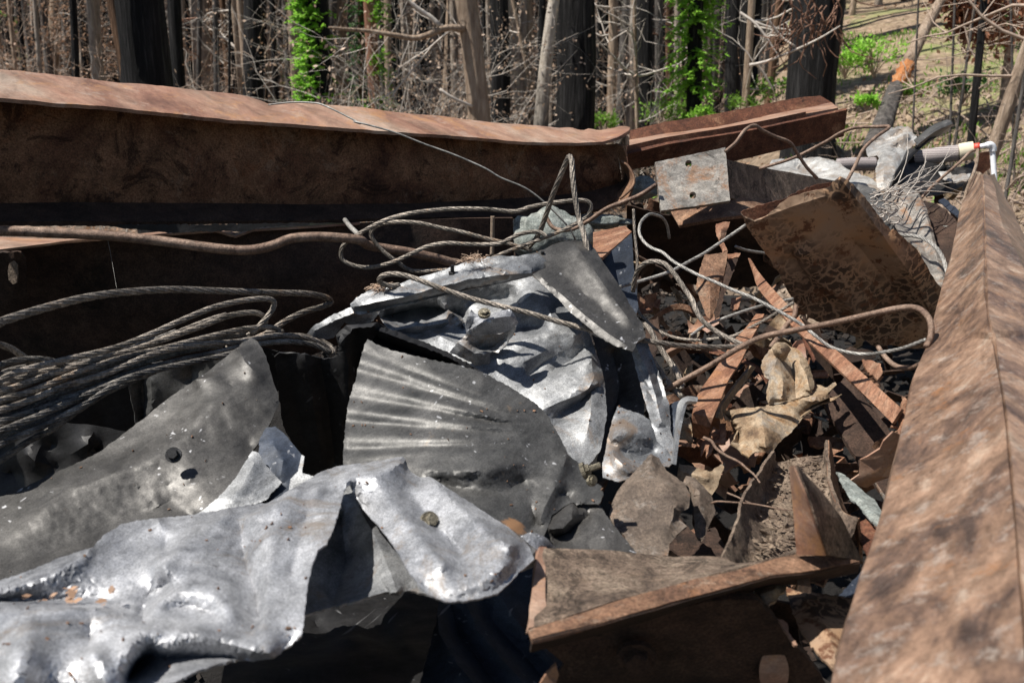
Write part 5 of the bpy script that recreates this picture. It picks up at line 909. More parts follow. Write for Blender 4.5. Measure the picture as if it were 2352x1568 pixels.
rod('rod',dep([(400,992),(470,930),(530,850),(590,820),(640,850),(720,890),(820,930),(870,1000),(930,1090),(1000,1165)],2.58,2.7,'A2'),.005,M['rod'],'rusty rod bent in a peak above the grey end plate')
rod('rod',dep([(600,1110),(650,1095),(850,1030),(1050,930),(1150,870),(1250,835),(1400,828),(1472,832),(1380,900),(1300,980),(1250,1080),(1195,1185)],2.9,2.5,'A2'),.005,M['rod'],'rusty rod folded in a sharp V at the rear, behind the blistered panel')
rod('rod',dep([(2120,1205),(2000,1280),(1800,1360),(1680,1440),(1560,1500),(1450,1490),(1395,1410)],2.5,2.6,'A1'),.006,M['rod'],'reddish rod curling from the end plate over the pale boulder')
rod('rod',dep([(1950,465),(1945,560),(1925,640),(1880,750),(1845,850),(1820,1000),(1800,1150)],3.2,2.7,'D1'),.0055,M['tan'],'pale bent stick leaning on the tip of the ridge beam',r1=.004)
rod('rod',dep([(1935,468),(1880,490),(1800,570),(1650,700),(1540,800),(1470,880)],3.2,3.1,'D1'),.005,M['rod'],'dark rod running down left from the tip of the ridge beam')
rod('rod',dep([(1050,105),(1048,230),(1045,360)],2.3,2.3),.0055,M['tan'],'short upright stick behind the wide cable loops')
rod('rod',dep([(85,130),(125,180),(185,235)],2.35,2.2),.0062,M['cable_light'],'short pale cable end left of the wide cable loops')
rod('wire',dep([(1755,686),(1850,674),(1930,668),(2030,672),(2120,690),(2352,805)],2.38,2.24,'A0')+dep([(150,795),(400,862),(600,940),(800,1012),(1000,1100),(1100,1160),(1250,1222),(1350,1290),(1450,1382),(1550,1490),(1590,1567)],2.2,2.2,'A1'),.0022,M['cable_light'],'thin stray wire hanging diagonally across the web of the long I-beam',sides=6,n=80)
rod('wire',dep([(620,65),(700,250),(765,590)],2.3,2.0,'B0')[0:]+[],.0003,M['cable_light'],'hair-thin thread hanging in front of the dark lower beam',sides=4)
rod('twig',dep([(415,740),(480,770),(520,830),(600,890),(720,950),(790,1010),(850,1060),(900,1130)],1.55,1.4,'D2'),.0032,M['rod'],'crooked brown twig reaching over the left rim of the half-round channel',r1=.0015,cat_='twig')
rod('twig',dep([(480,1305),(540,1290),(700,1300),(830,1310),(950,1330),(1090,1360),(1190,1365)],1.36,1.3,'D2'),.0018,M['rod'],'thin reddish twig lying across the half-round channel',r1=.001,cat_='twig')
rod('twig',dep([(615,1215),(700,1250),(820,1305),(900,1320)],1.37,1.33,'D2'),.0015,M['rod'],'short twig forking off the thin reddish one',r1=.001,cat_='twig')
# grass tufts on the silver rim
for (x,y,w_,h_,s,l) in [(920,395,160,40,1,'dry grass tuft caught between rope and the top of the silver rim'),(310,580,90,60,2,'small dry root tuft on the left end of the silver rim')]:
    mb=MB(); rnd=random.Random(s)
    for i in range(70):
        a=rnd.uniform(-1,1); X,Y=Q('B1',[(x+a*w_/2,y+rnd.uniform(-.3,.5)*h_)])[0]; p=P(X,Y,1.85)
        d=Vector((rnd.gauss(0,1),rnd.gauss(0,.5),rnd.uniform(-.2,.6))).normalized()*rnd.uniform(.01,.028)
        mb.tube([p,p+d*.5+Vector((0,0,.004)),p+d],.0006,3,False)
    tag(mb.build('grass_tuft',M['leafpale']),l,'dry grass')
# tangled bare twigs at the rear
rnd=random.Random(9)
T=thing('twig_tangle',P(2130,540,2.9),'tangle of thin bare twigs in front of the pale curved strip','twigs')
mb=MB()
for i in range(26):
    x0,y0=rnd.uniform(1000,1300),rnd.uniform(800,1080)
    a=rnd.uniform(-.9,.15); L=rnd.uniform(260,720); cv=rnd.uniform(-.5,.7); pts=[]
    d0=rnd.uniform(2.65,3.1)
    for k in range(8):
        t=k/7; pts.append(Q('D1',[(x0+L*t*math.cos(a+cv*t)+rnd.gauss(0,5),y0+L*t*math.sin(a+cv*t)+rnd.gauss(0,5))])[0]+(d0+.3*t,))
    mb.tube(P3(pts),[.0022*(1-.6*k/7) for k in range(8)],4,False)
mb.build('twigs',M['paletwig'],T)
mb=MB()
for i in range(18):
    x0,y0=rnd.uniform(1010,1250),rnd.uniform(900,1150); a0=rnd.uniform(0,6.28); r0=rnd.uniform(30,90)
    mb.tube(P3([Q('D1',[(x0+r0*math.cos(a0+t*.7),y0+r0*.8*math.sin(a0+t*.7))])[0]+(2.7,) for t in range(6)]),.002,4,False)
mb.build('curled_twigs',M['paletwig'],T)
# ================================================================ forest
def groundpt(x,D):
    """point on the terrain under image column x at distance D"""
    a=(x-1176)/F
    X=a*D/1.0
    for _ in range(3):
        z=terr(X,D); b_=(z-CZ)/D; 
        b=(b_*CP+SP)/(CP-b_*SP); X=a*D/(CP+b*SP)
    return Vector((X,D,terr(X,D)))
def trunk(name,xt,xb,w,D,m,label,group=None,cat_='tree',hh=None,bumpy=.12,flare=.25,wt=None,yt=0,yb=240,sides=18,lean_y=0,parent=None,rings=None,seed=None):
    """trunk whose axis passes the image points (xt,yt) and (xb,yb) at distance D"""
    a=P(xt,yt,D+lean_y); b=P(xb,yb,D); d=(a-b); d=d/max(d.z,.01)
    g=terr(b.x,b.y); base=b+d*(g-.25-b.z); base=Vector((base.x,base.y,g-.25))
    H_=hh or 8.5; r=w*D/F/2; r2=(wt or w*.93)*D/F/2; k=rings or max(10,int(H_/.22)); mb=MB(); pts=[];rr=[]
    zt=a.z-base.z
    for i in range(k):
        t=i/(k-1); z=t*H_; pts.append(base+d*z+Vector((noise.noise(Vector((xb*.1,z*.5,1)))*r*.35,0,0)))
        u=min(1.6,z/max(zt,.5)); rr.append((r+(r2-r)*u)*(1+flare*max(0,1-z/1.2)**2)*max(.3,1-.25*max(0,t-.5)))
    mb.tube(pts,rr,sides,True,bumpy,seed=seed if seed is not None else xb*.37)
    if parent is None:
        T=thing(name,base,label,cat_,group)
    else: T=parent
    mb.build('trunk',M[m],T); return T,pts,rr
def grow(mb,p,d,L,r,dep,rnd,up=.1,sides=4,leaf=None,lb=None,curl=.35,nb=(2,4),lsz=.04):
    n=max(3,int(4+L*2)); pts=[p]; q=Vector(p); dd_=Vector(d).normalized()
    for i in range(n):
        dd_=(dd_+Vector((rnd.gauss(0,curl),rnd.gauss(0,curl),rnd.gauss(0,curl)+up))*.5).normalized(); q=q+dd_*(L/n); pts.append(Vector(q))
    mb.tube(pts,[r*(1-.65*i/n) for i in range(n+1)],sides,False)
    if lb is not None and dep<=1:
        for i in range(1,n+1):
            for _ in range(leaf or 0):
                lb.leaf(pts[i]+Vector((rnd.gauss(0,.05),rnd.gauss(0,.05),rnd.gauss(0,.05))),Vector((rnd.gauss(0,1),rnd.gauss(0,1),rnd.gauss(-.6,1))),rnd.uniform(.6,1.4)*lsz,lsz*.3)
    if dep>0:
        for i in range(rnd.randint(*nb)):
            k=rnd.randint(1,n); e=(dd_+Vector((rnd.gauss(0,.8),rnd.gauss(0,.8),rnd.gauss(0,.6)))).normalized()
            grow(mb,pts[k],e,L*rnd.uniform(.4,.7),r*.5,dep-1,rnd,up,max(3,sides-1),leaf,lb,curl,nb,lsz)
def branches(T,pts,rr,n,L,m,seed,zr=(.5,7),dep=2,leafm_=None,leaf=0,up=.08,r0=.02,lsz=.04,name='branches',side=None,horiz=.2,split=True):
    rnd=random.Random(seed); mb=MB(); lb=MB() if leafm_ else None; z0=pts[0].z
    for i in range(n):
        k=rnd.randint(0,len(pts)-1)
        if not zr[0]<pts[k].z-z0<zr[1]: continue
        a=rnd.uniform(0,6.28) if side is None else side+rnd.gauss(0,.6)
        d=Vector((math.cos(a),math.sin(a)*.8,rnd.gauss(horiz,.3)))
        grow(mb,pts[k]+d*rr[k]*.6,d,L*rnd.uniform(.5,1.3),r0*rnd.uniform(.6,1.2),dep,rnd,up,4,leaf,lb,lsz=lsz)
        if split and mb.v: mb.build('branch',m,T); mb=MB()
    if mb.v: mb.build(name,m,T)
    if lb and lb.v: lb.build('leaves',leafm_,T,smooth=False)
def sprouts(T,pts,rr,n,m,seed,zr,L=.22,sz=.05,side=None,droop=-.2,per=26,thick=1.0,gate=-.3):
    rnd=random.Random(seed); mb=MB(); z0=pts[0].z
    for i in range(n):
        k=rnd.randint(0,len(pts)-1); z=pts[k].z-z0
        if not zr[0]<z<zr[1]: continue
        if noise.noise(Vector((seed*3.1,0,z*1.9)))+.3*math.sin(z*7)<gate: continue
        a=rnd.uniform(0,6.28) if side is None else side+rnd.gauss(0,.8)
        d=Vector((math.cos(a),math.sin(a),rnd.gauss(.1,.3))).normalized(); c=pts[k]+d*rr[k]*.95; q=Vector(c)
        l=L*rnd.uniform(.4,1.35); s=4
        for j in range(s):
            d=(d+Vector((rnd.gauss(0,.2),rnd.gauss(0,.2),droop*.3))).normalized(); q2=q+d*l/s
            for _ in range(per//s):
                t=rnd.random(); p=q*(1-t)+q2*t
                e=(d*.7+Vector((rnd.gauss(0,1),rnd.gauss(0,1),rnd.gauss(0,.35)))*.6)
                mb.leaf(p,e,sz*rnd.uniform(.6,1.3),sz*.22*thick,Vector((rnd.gauss(0,.4),rnd.gauss(0,.4),1)))
            q=q2
    mb.build('sprouts',m,T,smooth=False)
pi=math.pi
# big individual trees -------------------------------------------------------
T,p,r=trunk('charred_tree',312,338,108,11,'char','broad blackened redwood trunk leaning left with a strip of brown bark',wt=112,sides=30,bumpy=.12,flare=.1)
a=P(256,0,10.8);b=P(291,195,10.8);mb=MB()
d=(a-b).normalized(); pts=[b-d*1.5+d*i*.12 for i in range(50)]; mb.tube(pts,.048,14,True,.3,seed=4); mb.build('bark_strip',M['brownbark'],T)
T,p,r=trunk('charred_tree',400,414,31,15,'char','slim straight black trunk just right of the broad leaning one',bumpy=.08,flare=.1); branches(T,p,r,6,.5,M['browntwig'],1)
T,p,r=trunk('charred_tree',581,583,47,16,'char','straight deep black trunk behind the sloping top of the long beam',bumpy=.07,flare=.1,sides=24)
T,p,r=trunk('charred_tree',613,617,20,24,'char','thin black trunk right behind the straight deep black one',bumpy=.1); branches(T,p,r,20,1.0,M['paletwig'],31,dep=2,r0=.02)
T,p,r=trunk('charred_tree',18,22,30,26,'char','black trunk at the far left edge with yellow-green sprouts',bumpy=.12); sprouts(T,p,r,260,M['lime'],3,(0,9),.4,.09)
T,p,r=trunk('sprouting_tree',722,733,54,14,'char','black redwood trunk wrapped in bright green sprouts, left of the pale leaning tree',bumpy=.1,flare=.1); sprouts(T,p,r,1700,M['green'],5,(0,9),.22,.06,side=pi+.6,per=30,gate=-.8)
T,p,r=trunk('sprouting_tree',828,832,13,17,'brownbark','narrow green-clad trunk beside the reddish one',bumpy=.1); sprouts(T,p,r,700,M['greendk'],6,(0,9),.2,.06)
T,p,r=trunk('sprouting_tree',846,862,28,16,'redbark','reddish trunk with green sprouts on its right side and black foot',bumpy=.12); sprouts(T,p,r,600,M['green'],7,(0,9),.26,.065,side=-.3)
T,p,r=trunk('sprouting_tree',645,650,8,26,'brownbark','thin trunk with a fuzz of green sprouts right of the deep black trunk',bumpy=.1); sprouts(T,p,r,300,M['greendk'],8,(0,9),.2,.06)
T,p,r=trunk('bare_tree',783,790,19,27,'chargrey','grey burnt trunk between the two green-clad trunks',bumpy=.1); branches(T,p,r,30,1.0,M['paletwig'],9,dep=1,r0=.012)
T,p,r=trunk('bare_tree',482,490,27,22,'brownbark','brown scorched trunk between the two pairs of black trunks',bumpy=.15); branches(T,p,r,26,1.3,M['browntwig'],10,dep=2,leafm_=M['leafdry'],leaf=2,lsz=.06)
T,p,r=trunk('bare_tree',510,530,14,20,'brownbark','crooked thin brown trunk left of the straight deep black one',bumpy=.1); branches(T,p,r,16,1.0,M['paletwig'],11,dep=2,r0=.022)
T,p,r=trunk('bare_tree',528,527,6,13,'char','very thin black pole tree in front of a pale thin trunk',bumpy=.02,sides=8)
T,p,r=trunk('bare_tree',538,556,16,18,'tan','pale thin leaning trunk with white crooked branches left of the deep black one',bumpy=.1); branches(T,p,r,22,1.3,M['paletwig'],12,dep=2,side=pi,r0=.03)
# pale leaning tree with the long branch
T,p,r=trunk('leaning_tree',1070,1098,52,11.5,'tan','tan-barked leaning tree with one long crooked branch reaching left',wt=46,bumpy=.12,flare=.15,sides=24)
mb=MB(); br=cat([tuple(v) for v in P3([(1066,66,11.4),(1020,66,11.3),(985,80,11.2),(950,88,11.2),(900,80,11.1),(850,72,11.1),(800,68,11.0),(755,64,10.9)])],30)
mb.tube([Vector(q) for q in br],[.045-.03*i/29 for i in range(30)],8); mb.build('long_branch',M['tan'],T)
mb=MB(); q=cat([tuple(v) for v in P3([(1010,60,11.2),(990,40,11.2),(960,20,11.2),(930,-10,11.2),(900,-60,11.2)])],14); mb.tube([Vector(v) for v in q],[.03-.012*i/13 for i in range(14)],6); mb.build('side_branch',M['paletwig'],T); mb=MB()
q=cat([tuple(v) for v in P3([(1085,245,11.3),(1040,225,11.2),(1010,205,11.2)])],10); mb.tube([Vector(v) for v in q],.018,6)
mb.build('side_branch',M['paletwig'],T); branches(T,p,r,16,1.2,M['paletwig'],13,dep=2,side=pi,r0=.016)
T,p,r=trunk('charred_tree',1146,1150,44,14,'char','black trunk right behind the tan leaning tree',bumpy=.1,flare=.1); branches(T,p,r,14,.9,M['browntwig'],14,leafm_=M['leafpale'],leaf=1,lsz=.05)
T,p,r=trunk('bare_tree',1215,1220,15,18,'tan','pale brown thin trunk left of the silvery leaning tree',bumpy=.08); branches(T,p,r,16,.9,M['browntwig'],15)
T,p,r=trunk('bare_tree',1178,1228,9,15,'tan','slender pale stem leaning across the thin pale brown trunk',bumpy=.05,sides=8); branches(T,p,r,10,.7,M['paletwig'],16,dep=1)
T,p,r=trunk('leaning_tree',1276,1248,46,12.5,'palebark','silvery pale leaning trunk with a blackened foot beside the biggest black one',wt=24,bumpy=.1,flare=.15,sides=20)
T,p,r=trunk('charred_tree',1326,1326,86,13.0,'char','widest deeply furrowed black trunk in the middle of the picture',wt=84,bumpy=.16,flare=.05,sides=44)
T,p,r=trunk('bare_tree',1383,1382,13,20,'chargrey','dark thin stem right beside the widest black trunk',bumpy=.08)
T,p,r=trunk('bare_tree',1408,1406,20,17,'tan','knotty pale trunk right of the widest black trunk',bumpy=.16); branches(T,p,r,16,.9,M['paletwig'],17)
T,p,r=trunk('bare_tree',1436,1428,14,21,'brownbark','brown trunk with a blackened foot between the knotty pale one and a black one',bumpy=.1)
T,p,r=trunk('bare_tree',1456,1462,9,14,'tan','forked pale sapling in front of the black trunk right of centre',bumpy=.05,sides=8); branches(T,p,r,18,1.0,M['paletwig'],18,dep=2)
T,p,r=trunk('charred_tree',1482,1480,38,17,'char','upright black trunk between pale saplings right of centre',bumpy=.12,flare=.1)
T,p,r=trunk('bare_tree',1512,1514,19,19,'chargrey','grey trunk just left of the bright green conifer',bumpy=.1); branches(T,p,r,24,1.2,M['redtwig'],19,dep=2)
T,p,r=trunk('bare_tree',1538,1536,16,22,'brownbark','brown-grey trunk partly behind the bright green conifer',bumpy=.1); branches(T,p,r,14,1.2,M['redtwig'],20,dep=2)
T,p,r=trunk('green_conifer',1600,1592,34,13.5,'char','young conifer with dense bright green drooping sprays on a black stem',bumpy=.1)
sprouts(T,p,r,1500,M['green'],21,(0,8),.34,.06,per=30,droop=-.5,thick=1.2); 
T,p,r=trunk('charred_tree',1686,1683,33,17,'char','black trunk with grey sheen right of the green conifer',bumpy=.12,flare=.2)
T,p,r=trunk('bare_tree',1726,1712,17,13,'tan','pale tan thin trunk with a broken hanging branch right of the green conifer',bumpy=.1,sides=12); branches(T,p,r,14,1.1,M['paletwig'],23,dep=2,side=0)
T,p,r=trunk('bare_tree',1752,1748,22,20,'chargrey','grey-black trunk behind the pale tan thin one',bumpy=.12)
T,p,r=trunk('bare_tree',1790,1765,18,15,'brownbark','brown sapling leaning right in front of the big black trunk at right',bumpy=.1); branches(T,p,r,14,1,M['paletwig'],24,dep=2)
T,p,r=trunk('bare_tree',1802,1800,26,24,'chargrey','dull grey trunk left of the big black trunk at right',bumpy=.1)
T,p,r=trunk('charred_tree',1880,1868,104,10.5,'char','massive flaring black trunk at right with reddish twigs hanging in front',wt=100,bumpy=.13,flare=.3,sides=34,yb=230)
mb=MB(); rnd=random.Random(25)
for i in range(38):
    x0,y0=rnd.uniform(1800,1930),rnd.uniform(-40,90); pt=[]
    x,y=x0,y0; a=rnd.uniform(1.0,2.2)
    for k in range(8): pt.append((x,y,9.6+rnd.uniform(-.1,.1))); x+=math.cos(a)*16+rnd.gauss(0,4); y+=math.sin(a)*16; a+=rnd.gauss(0,.35)
    mb.tube(P3(pt),[.009*(1-.6*k/7) for k in range(8)],4,False)
mb.build('hanging_twigs',M['redtwig'],T)
mb=MB()
for pt in ([(1722,150,9.8),(1760,142,9.7),(1820,118,9.6),(1880,90,9.5),(1930,60,9.5)],[(1765,48,9.8),(1795,85,9.8),(1830,110,9.7),(1850,130,9.7)],[(1740,150,9.8),(1758,175,9.8),(1775,205,9.8)],[(1700,30,9.8),(1740,60,9.7),(1790,130,9.6)]):
    A=cat([tuple(v) for v in P3(pt)],12); mb.tube([Vector(v) for v in A],[.018*(1-.6*k/11) for k in range(12)],5,False)
mb.build('bleached_branches',M['paletwig'],T)
for xt,xb,w_,D_,m_,l_ in [(1962,1945,13,22,'tan','pale slim forked trunk at the top of the slope right of the massive black one'),(1985,1992,16,26,'chargrey','dark slim trunk behind the round green bush on the slope'),(2020,2012,16,27,'brownbark','brown trunk at the top of the slope above the larger green bush'),(2075,2068,11,24,'brownbark','slim brown trunk above the grassy slope, left of the splintered log'),(2110,2117,16,28,'chargrey','grey trunk standing behind the top of the splintered leaning log')]:
    T,p,r=trunk('bare_tree',xt,xb,w_,D_,m_,l_,bumpy=.1,yb=120); branches(T,p,r,20,1.3,M['paletwig'],int(xb),dep=2,r0=.015)
# leaning splintered log
T=thing('leaning_dead_tree',groundpt(2020,8.6),'leaning splintered dead trunk on the right slope, orange where the bark split','tree')
mb=MB(); A=cat([tuple(v) for v in P3([(2200,-60,10.4),(2150,20,10),(2110,95,9.7),(2085,150,9.5)])],16); mb.tube([Vector(v) for v in A],[.035+.035*i/15 for i in range(16)],12,True,.15); mb.build('bleached_top',M['palebark'] if 0 else M['tan'],T)
mb=MB(); A=cat([tuple(v) for v in P3([(2086,148,9.5),(2072,175,9.4),(2058,205,9.3)])],12); mb.tube([Vector(v) for v in A],[.062+.012*math.sin(i*2) for i in range(12)],14,True,.35); 
rnd=random.Random(3)
for i in range(26):
    x,y=rnd.uniform(2058,2098),rnd.uniform(150,215); q=P(x,y,9.35); mb.leaf(q,Vector((rnd.uniform(-.5,1),rnd.gauss(0,.3),rnd.uniform(-1,.6))),.05,.006)
mb.build('split_wood',M['orangewood'],T)
mb=MB(); A=cat([tuple(v) for v in P3([(2060,200,9.3),(2045,240,9.0),(2030,285,8.7),(2005,345,8.3)])],16); mb.tube([Vector(v) for v in A],[.07+.03*i/15 for i in range(16)],14,True,.3); mb.build('charred_foot',M['chargrey'],T)
T,p,r=trunk('charred_tree',2256,2232,17,8.2,'char','thin black pole-like burnt tree on the right slope',yt=40,yb=300,hh=2.75,bumpy=.06,sides=12,flare=.1)
branches(T,p,r,8,.6,M['browntwig'],41,zr=(.5,2.6),dep=1,r0=.01)
T,p,r=trunk('bare_tree',2376,2296,32,6.6,'tan','tan leaning trunk crossing the right edge of the picture',yt=60,yb=300,wt=27,bumpy=.1,sides=16,flare=.1,hh=6)
branches(T,p,r,14,.9,M['browntwig'],42,dep=2,r0=.012)
T,p,r=trunk('bare_tree',2350,2318,9,6.0,'chargrey','grey thin sapling at the right edge in front of the leaning tan trunk',yt=200,yb=400,bumpy=.05,hh=3,sides=8); branches(T,p,r,16,.8,M['browntwig'],43,dep=2,r0=.008)
for xt,xb,yt,yb,w_,l_ in [(2232,2208,60,230,7,'very thin bare sapling left of the black pole tree'),(2190,2182,90,300,6,'very thin burnt stem on the slope right of the splintered log'),(2105,2095,100,330,5,'very thin upright stem in front of the splintered log'),(2325,2330,150,420,6,'very thin grey stem near the right edge')]:
    T,p,r=trunk('bare_sapling',xt,xb,w_,8.5,'chargrey',l_,yt=yt,yb=yb,hh=2.6,bumpy=.03,sides=7,flare=.1); branches(T,p,r,12,.6,M['browntwig'],int(xt),zr=(.2,2.6),dep=1,r0=.006)
# red-leaved branch at top right
T=thing('scorched_tree',groundpt(2300,11),'tree whose scorched red-brown leaves hang in the top right corner','tree')
mb=MB(); lb=MB(); rnd=random.Random(6)
g0=groundpt(2300,11); mb.tube([g0+Vector((0,0,i*.45)) for i in range(12)],.05,8)
for i in range(16):
    q=P(rnd.uniform(2200,2350),rnd.uniform(-60,20),10.6); grow(mb,q,Vector((rnd.gauss(0,1),0,-.6)),.45,.012,1,rnd,-.1,4,7,lb,lsz=.09)
mb.build('branches',M['browntwig'],T); lb.build('leaves',M['leafred'],T,smooth=False)
# dry-leaved shrubs between the trunks
for i,(x,D,n,hgt,lm,ls,lbl) in enumerate([(900,13,16,2.6,'leafpale',.055,'dead shrub full of pale dry leaves left of the tan leaning tree'),(960,15,16,2.6,'leafpale',.05,'dead twiggy shrub with sparse pale leaves just behind the leafier one'),(60,20,14,4.2,'leafdry',.08,'brown-leaved dead bush at far left beside the sprouting trunk'),(150,22,14,4.5,'leafdry',.08,'tall brown-leaved dead bush between the left edge and the broad black trunk'),(215,19,12,3.6,'leafdry',.07,'dead bush with brown leaves touching the broad leaning trunk'),(455,20,12,3.6,'leafdry',.06,'brown dead bush between slim black and brown scorched trunks'),(1260,21,8,3,'leafdry',.05,'thin dead bush behind the silvery leaning trunk'),(1030,14,10,2.4,'leafpale',.05,'dead bush with few leaves at the foot of the tan leaning tree')]):
    g_=groundpt(x,D); T=thing('dead_shrub',g_,lbl,'shrub'); mb=MB(); lb=MB(); rnd=random.Random(50+i)
    for k in range(n):
        q=g_+Vector((rnd.gauss(0,.35),rnd.gauss(0,.3),0)); grow(mb,q,Vector((rnd.gauss(0,.3),rnd.gauss(0,.3),1)),(hgt+1.6)*rnd.uniform(.5,.9),.012,3,rnd,.05,4,1,lb if k%3 else None,nb=(2,4),lsz=ls)
    mb.build('stems',M['paletwig'] if lm=='leafpale' else M['browntwig'],T); lb.build('leaves',M[lm],T,smooth=False)
# green bushes on the slope
for i,(x,y,D,rx,m_,lbl) in enumerate([(1943,148,12.5,.24,'green','low round green bush right of the massive black trunk'),(2010,128,12.5,.34,'green','larger bright green bush on the slope, left of the splintered log'),(1990,237,9,.10,'green','tiny bright green tuft on bare slope below the bushes'),(2215,205,10,.20,'greendk','dull green bush beside the thin black pole tree'),(2080,215,9.3,.10,'lime','small yellow-green tuft at the splintered log'),(1795,215,13,.35,'lime','low green growth left of the massive black trunk'),(1520,265,15,.35,'lime','green undergrowth left of the conifer foot'),(1385,285,14,.25,'lime','green undergrowth right of the widest black trunk'),(1610,262,13,.15,'green','green growth at the conifer foot'),(2300,70,15,.5,'greendk','dark green shrub under the red-leaved branches'),(1700,240,13,.22,'lime','green tuft between the conifer and the pale tan thin trunk')]):
    c=P(x,y,D); c.z=max(c.z,terr(c.x,c.y)+rx*.5); mb=MB(); rnd=random.Random(80+i)
    T=thing('green_bush',Vector((c.x,c.y,terr(c.x,c.y))),lbl,'bush')
    st_=MB()
    for k in range(int(8+38*rx)):
        a=rnd.uniform(0,6.28); d=Vector((math.cos(a),math.sin(a),rnd.uniform(-.3,1.1))).normalized(); e=c+Vector((d.x*rx*1.1,d.y*rx,d.z*rx*.8))*rnd.uniform(.5,1.1)
        st_.tube([Vector((c.x,c.y,c.z-rx*.8)),(c+e)*.5-Vector((0,0,rx*.1)),e],.006,4,False)
        for j in range(26):
            q=e+Vector((rnd.gauss(0,rx*.2),rnd.gauss(0,rx*.2),rnd.gauss(0,rx*.14))); mb.leaf(q,Vector((rnd.gauss(0,1),rnd.gauss(0,1),rnd.gauss(.2,.7))),.05+rx*.05,.012+rx*.012)
    mb.build('leaves',M[m_],T,smooth=False); st_.build('stems',M['browntwig'],T)
M['palebark2']=bark('grey_tan_bark',(.20,.16,.13),(.36,.30,.25),(.50,.44,.38),.2,18)
# closer slim trunks of the wood
rnd=random.Random(44)
xs_=[5,40,80,118,158,200,232,424,436,472,545,555,610,625,658,678,748,758,775,812,892,918,950,985,1015,1045,1115,1135,1180,1200,1232,1375,1402,1430,1470,1510,1640,1668,1712,1728,1762,1788,1820,-20,60,95,140,175,225,440,462,498,566,600,633,668,690,705,765,805,880,905,935,968,1000,1030,1120,1165,1190,1240,1395,1422,1448,1500,1524,1555,1640,1655,1702,1738,1775,1815,1925,1950,1975,2000,2040,2060,2130]
for i,x in enumerate(xs_):
    D=rnd.uniform(17,25)+(6 if x>1900 else 0); m_=rnd.choice(['char','char','chargrey','chargrey','tan','palebark2','palebark2'])
    T,p,r=trunk('slim_trunk',x+rnd.gauss(0,7)+(x-1176)*.015,x,rnd.uniform(9,25)*19/D,D,m_,'slim burnt trunk standing between the larger trees of the wood','slim trunks in the middle of the wood',hh=8,bumpy=.1,sides=9,rings=18,yb=200)
    branches(T,p,r,rnd.randint(6,14),.9,M[rnd.choice(['paletwig','browntwig'])],i+300,dep=1,r0=.012)
# background trunks one can tell apart
rnd=random.Random(11); kinds=['char','char','chargrey','chargrey','palebark2','palebark2','tan']
for i in range(290):
    D=rnd.uniform(19,42); x=rnd.uniform(-60,2400); w_=rnd.choice([6,8,10,13,17,22])*(26/D)*1.45
    if x>1900 and D<26: D+=8
    m_=rnd.choice(kinds); ln=rnd.gauss(0,8)
    T,p,r=trunk('distant_trunk',x+ln,x,w_,D,m_,'burnt thin trunk standing far back among many others in the wood','burnt trunks far back in the wood',hh=9+D*.05,bumpy=.1,sides=8,rings=14)
    branches(T,p,r,rnd.randint(10,22),1.2,M[rnd.choice(['paletwig','browntwig','redtwig'])],i,dep=1,r0=.016,split=False)
# far mass of the wood
mb=MB(); m2=MB(); rnd=random.Random(12); lb=MB()
for i in range(1000):
    D=rnd.uniform(38,92); a=rnd.uniform(-.64,.66); x=a*D; z=terr(x,D); h=rnd.uniform(8,16)
    r=rnd.choice([.05,.07,.1,.16,.22]); q=Vector((x,D,z)); tl=Vector((rnd.gauss(0,.5),0,h)); t=rnd.choice([mb,mb,m2])
    t.tube([q,q+tl*.5+Vector((rnd.gauss(0,.15),0,0)),q+tl],[r,r*.8,r*.4],5,False)
    for k in range(14):
        s=rnd.random(); b_=q+tl*s; d=Vector((rnd.gauss(0,1),rnd.gauss(0,.4),rnd.gauss(.3,.6))); L=rnd.uniform(.8,2.4)
        e=b_+d*L*.5+Vector((rnd.gauss(0,.1),0,rnd.gauss(0,.15))); m2.tube([b_,e,e+d*L*.4+Vector((rnd.gauss(0,.3),0,rnd.gauss(0,.3)))],[.03,.02,.01],3,False)
    for k in range(5):
        c=q+tl*rnd.uniform(.1,.9)+Vector((rnd.gauss(0,.7),rnd.gauss(0,.4),0))
        for j in range(7): lb.leaf(c+Vector((rnd.gauss(0,.4),rnd.gauss(0,.3),rnd.gauss(0,.5))),Vector((rnd.gauss(0,1),rnd.gauss(0,1),rnd.gauss(0,1))),.22,.07)
T=thing('far_woodland',(0,50,terr(0,50)),None,None); T['kind']='stuff'; T['label']='burnt woodland far up the slope, grey and brown trunks merging'; T['category']='woodland'
mb.build('dark_trunks',M['chargrey'],T); m2.build('brown_trunks_and_twigs',M['browntwig'],T); lb.build('dry_leaves',M['leafdry'],T,smooth=False)
mb=MB(); m2=MB(); lb=MB(); rnd=random.Random(23)
for i in range(150):
    D=rnd.uniform(13,22); a=rnd.uniform(-.62,.22); q=Vector((a*D,D,terr(a*D,D)-.05)); t=rnd.choice([mb,m2,m2])
    grow(t,q,Vector((rnd.gauss(0,.7),rnd.gauss(0,.4),1)),rnd.uniform(1.5,3.6),.012,1,rnd,.0,3,1,lb if i%2 else None,nb=(4,7),lsz=.05)
T=thing('brushwood',(-3,16,terr(-3,16)),None,None); T['kind']='stuff'; T['label']='low dead brush right behind the long rusty beam'; T['category']='brush'
mb.build('pale_stems',M['paletwig'],T); m2.build('brown_stems',M['browntwig'],T); lb.build('dry_leaves',M['leafdry'],T,smooth=False)
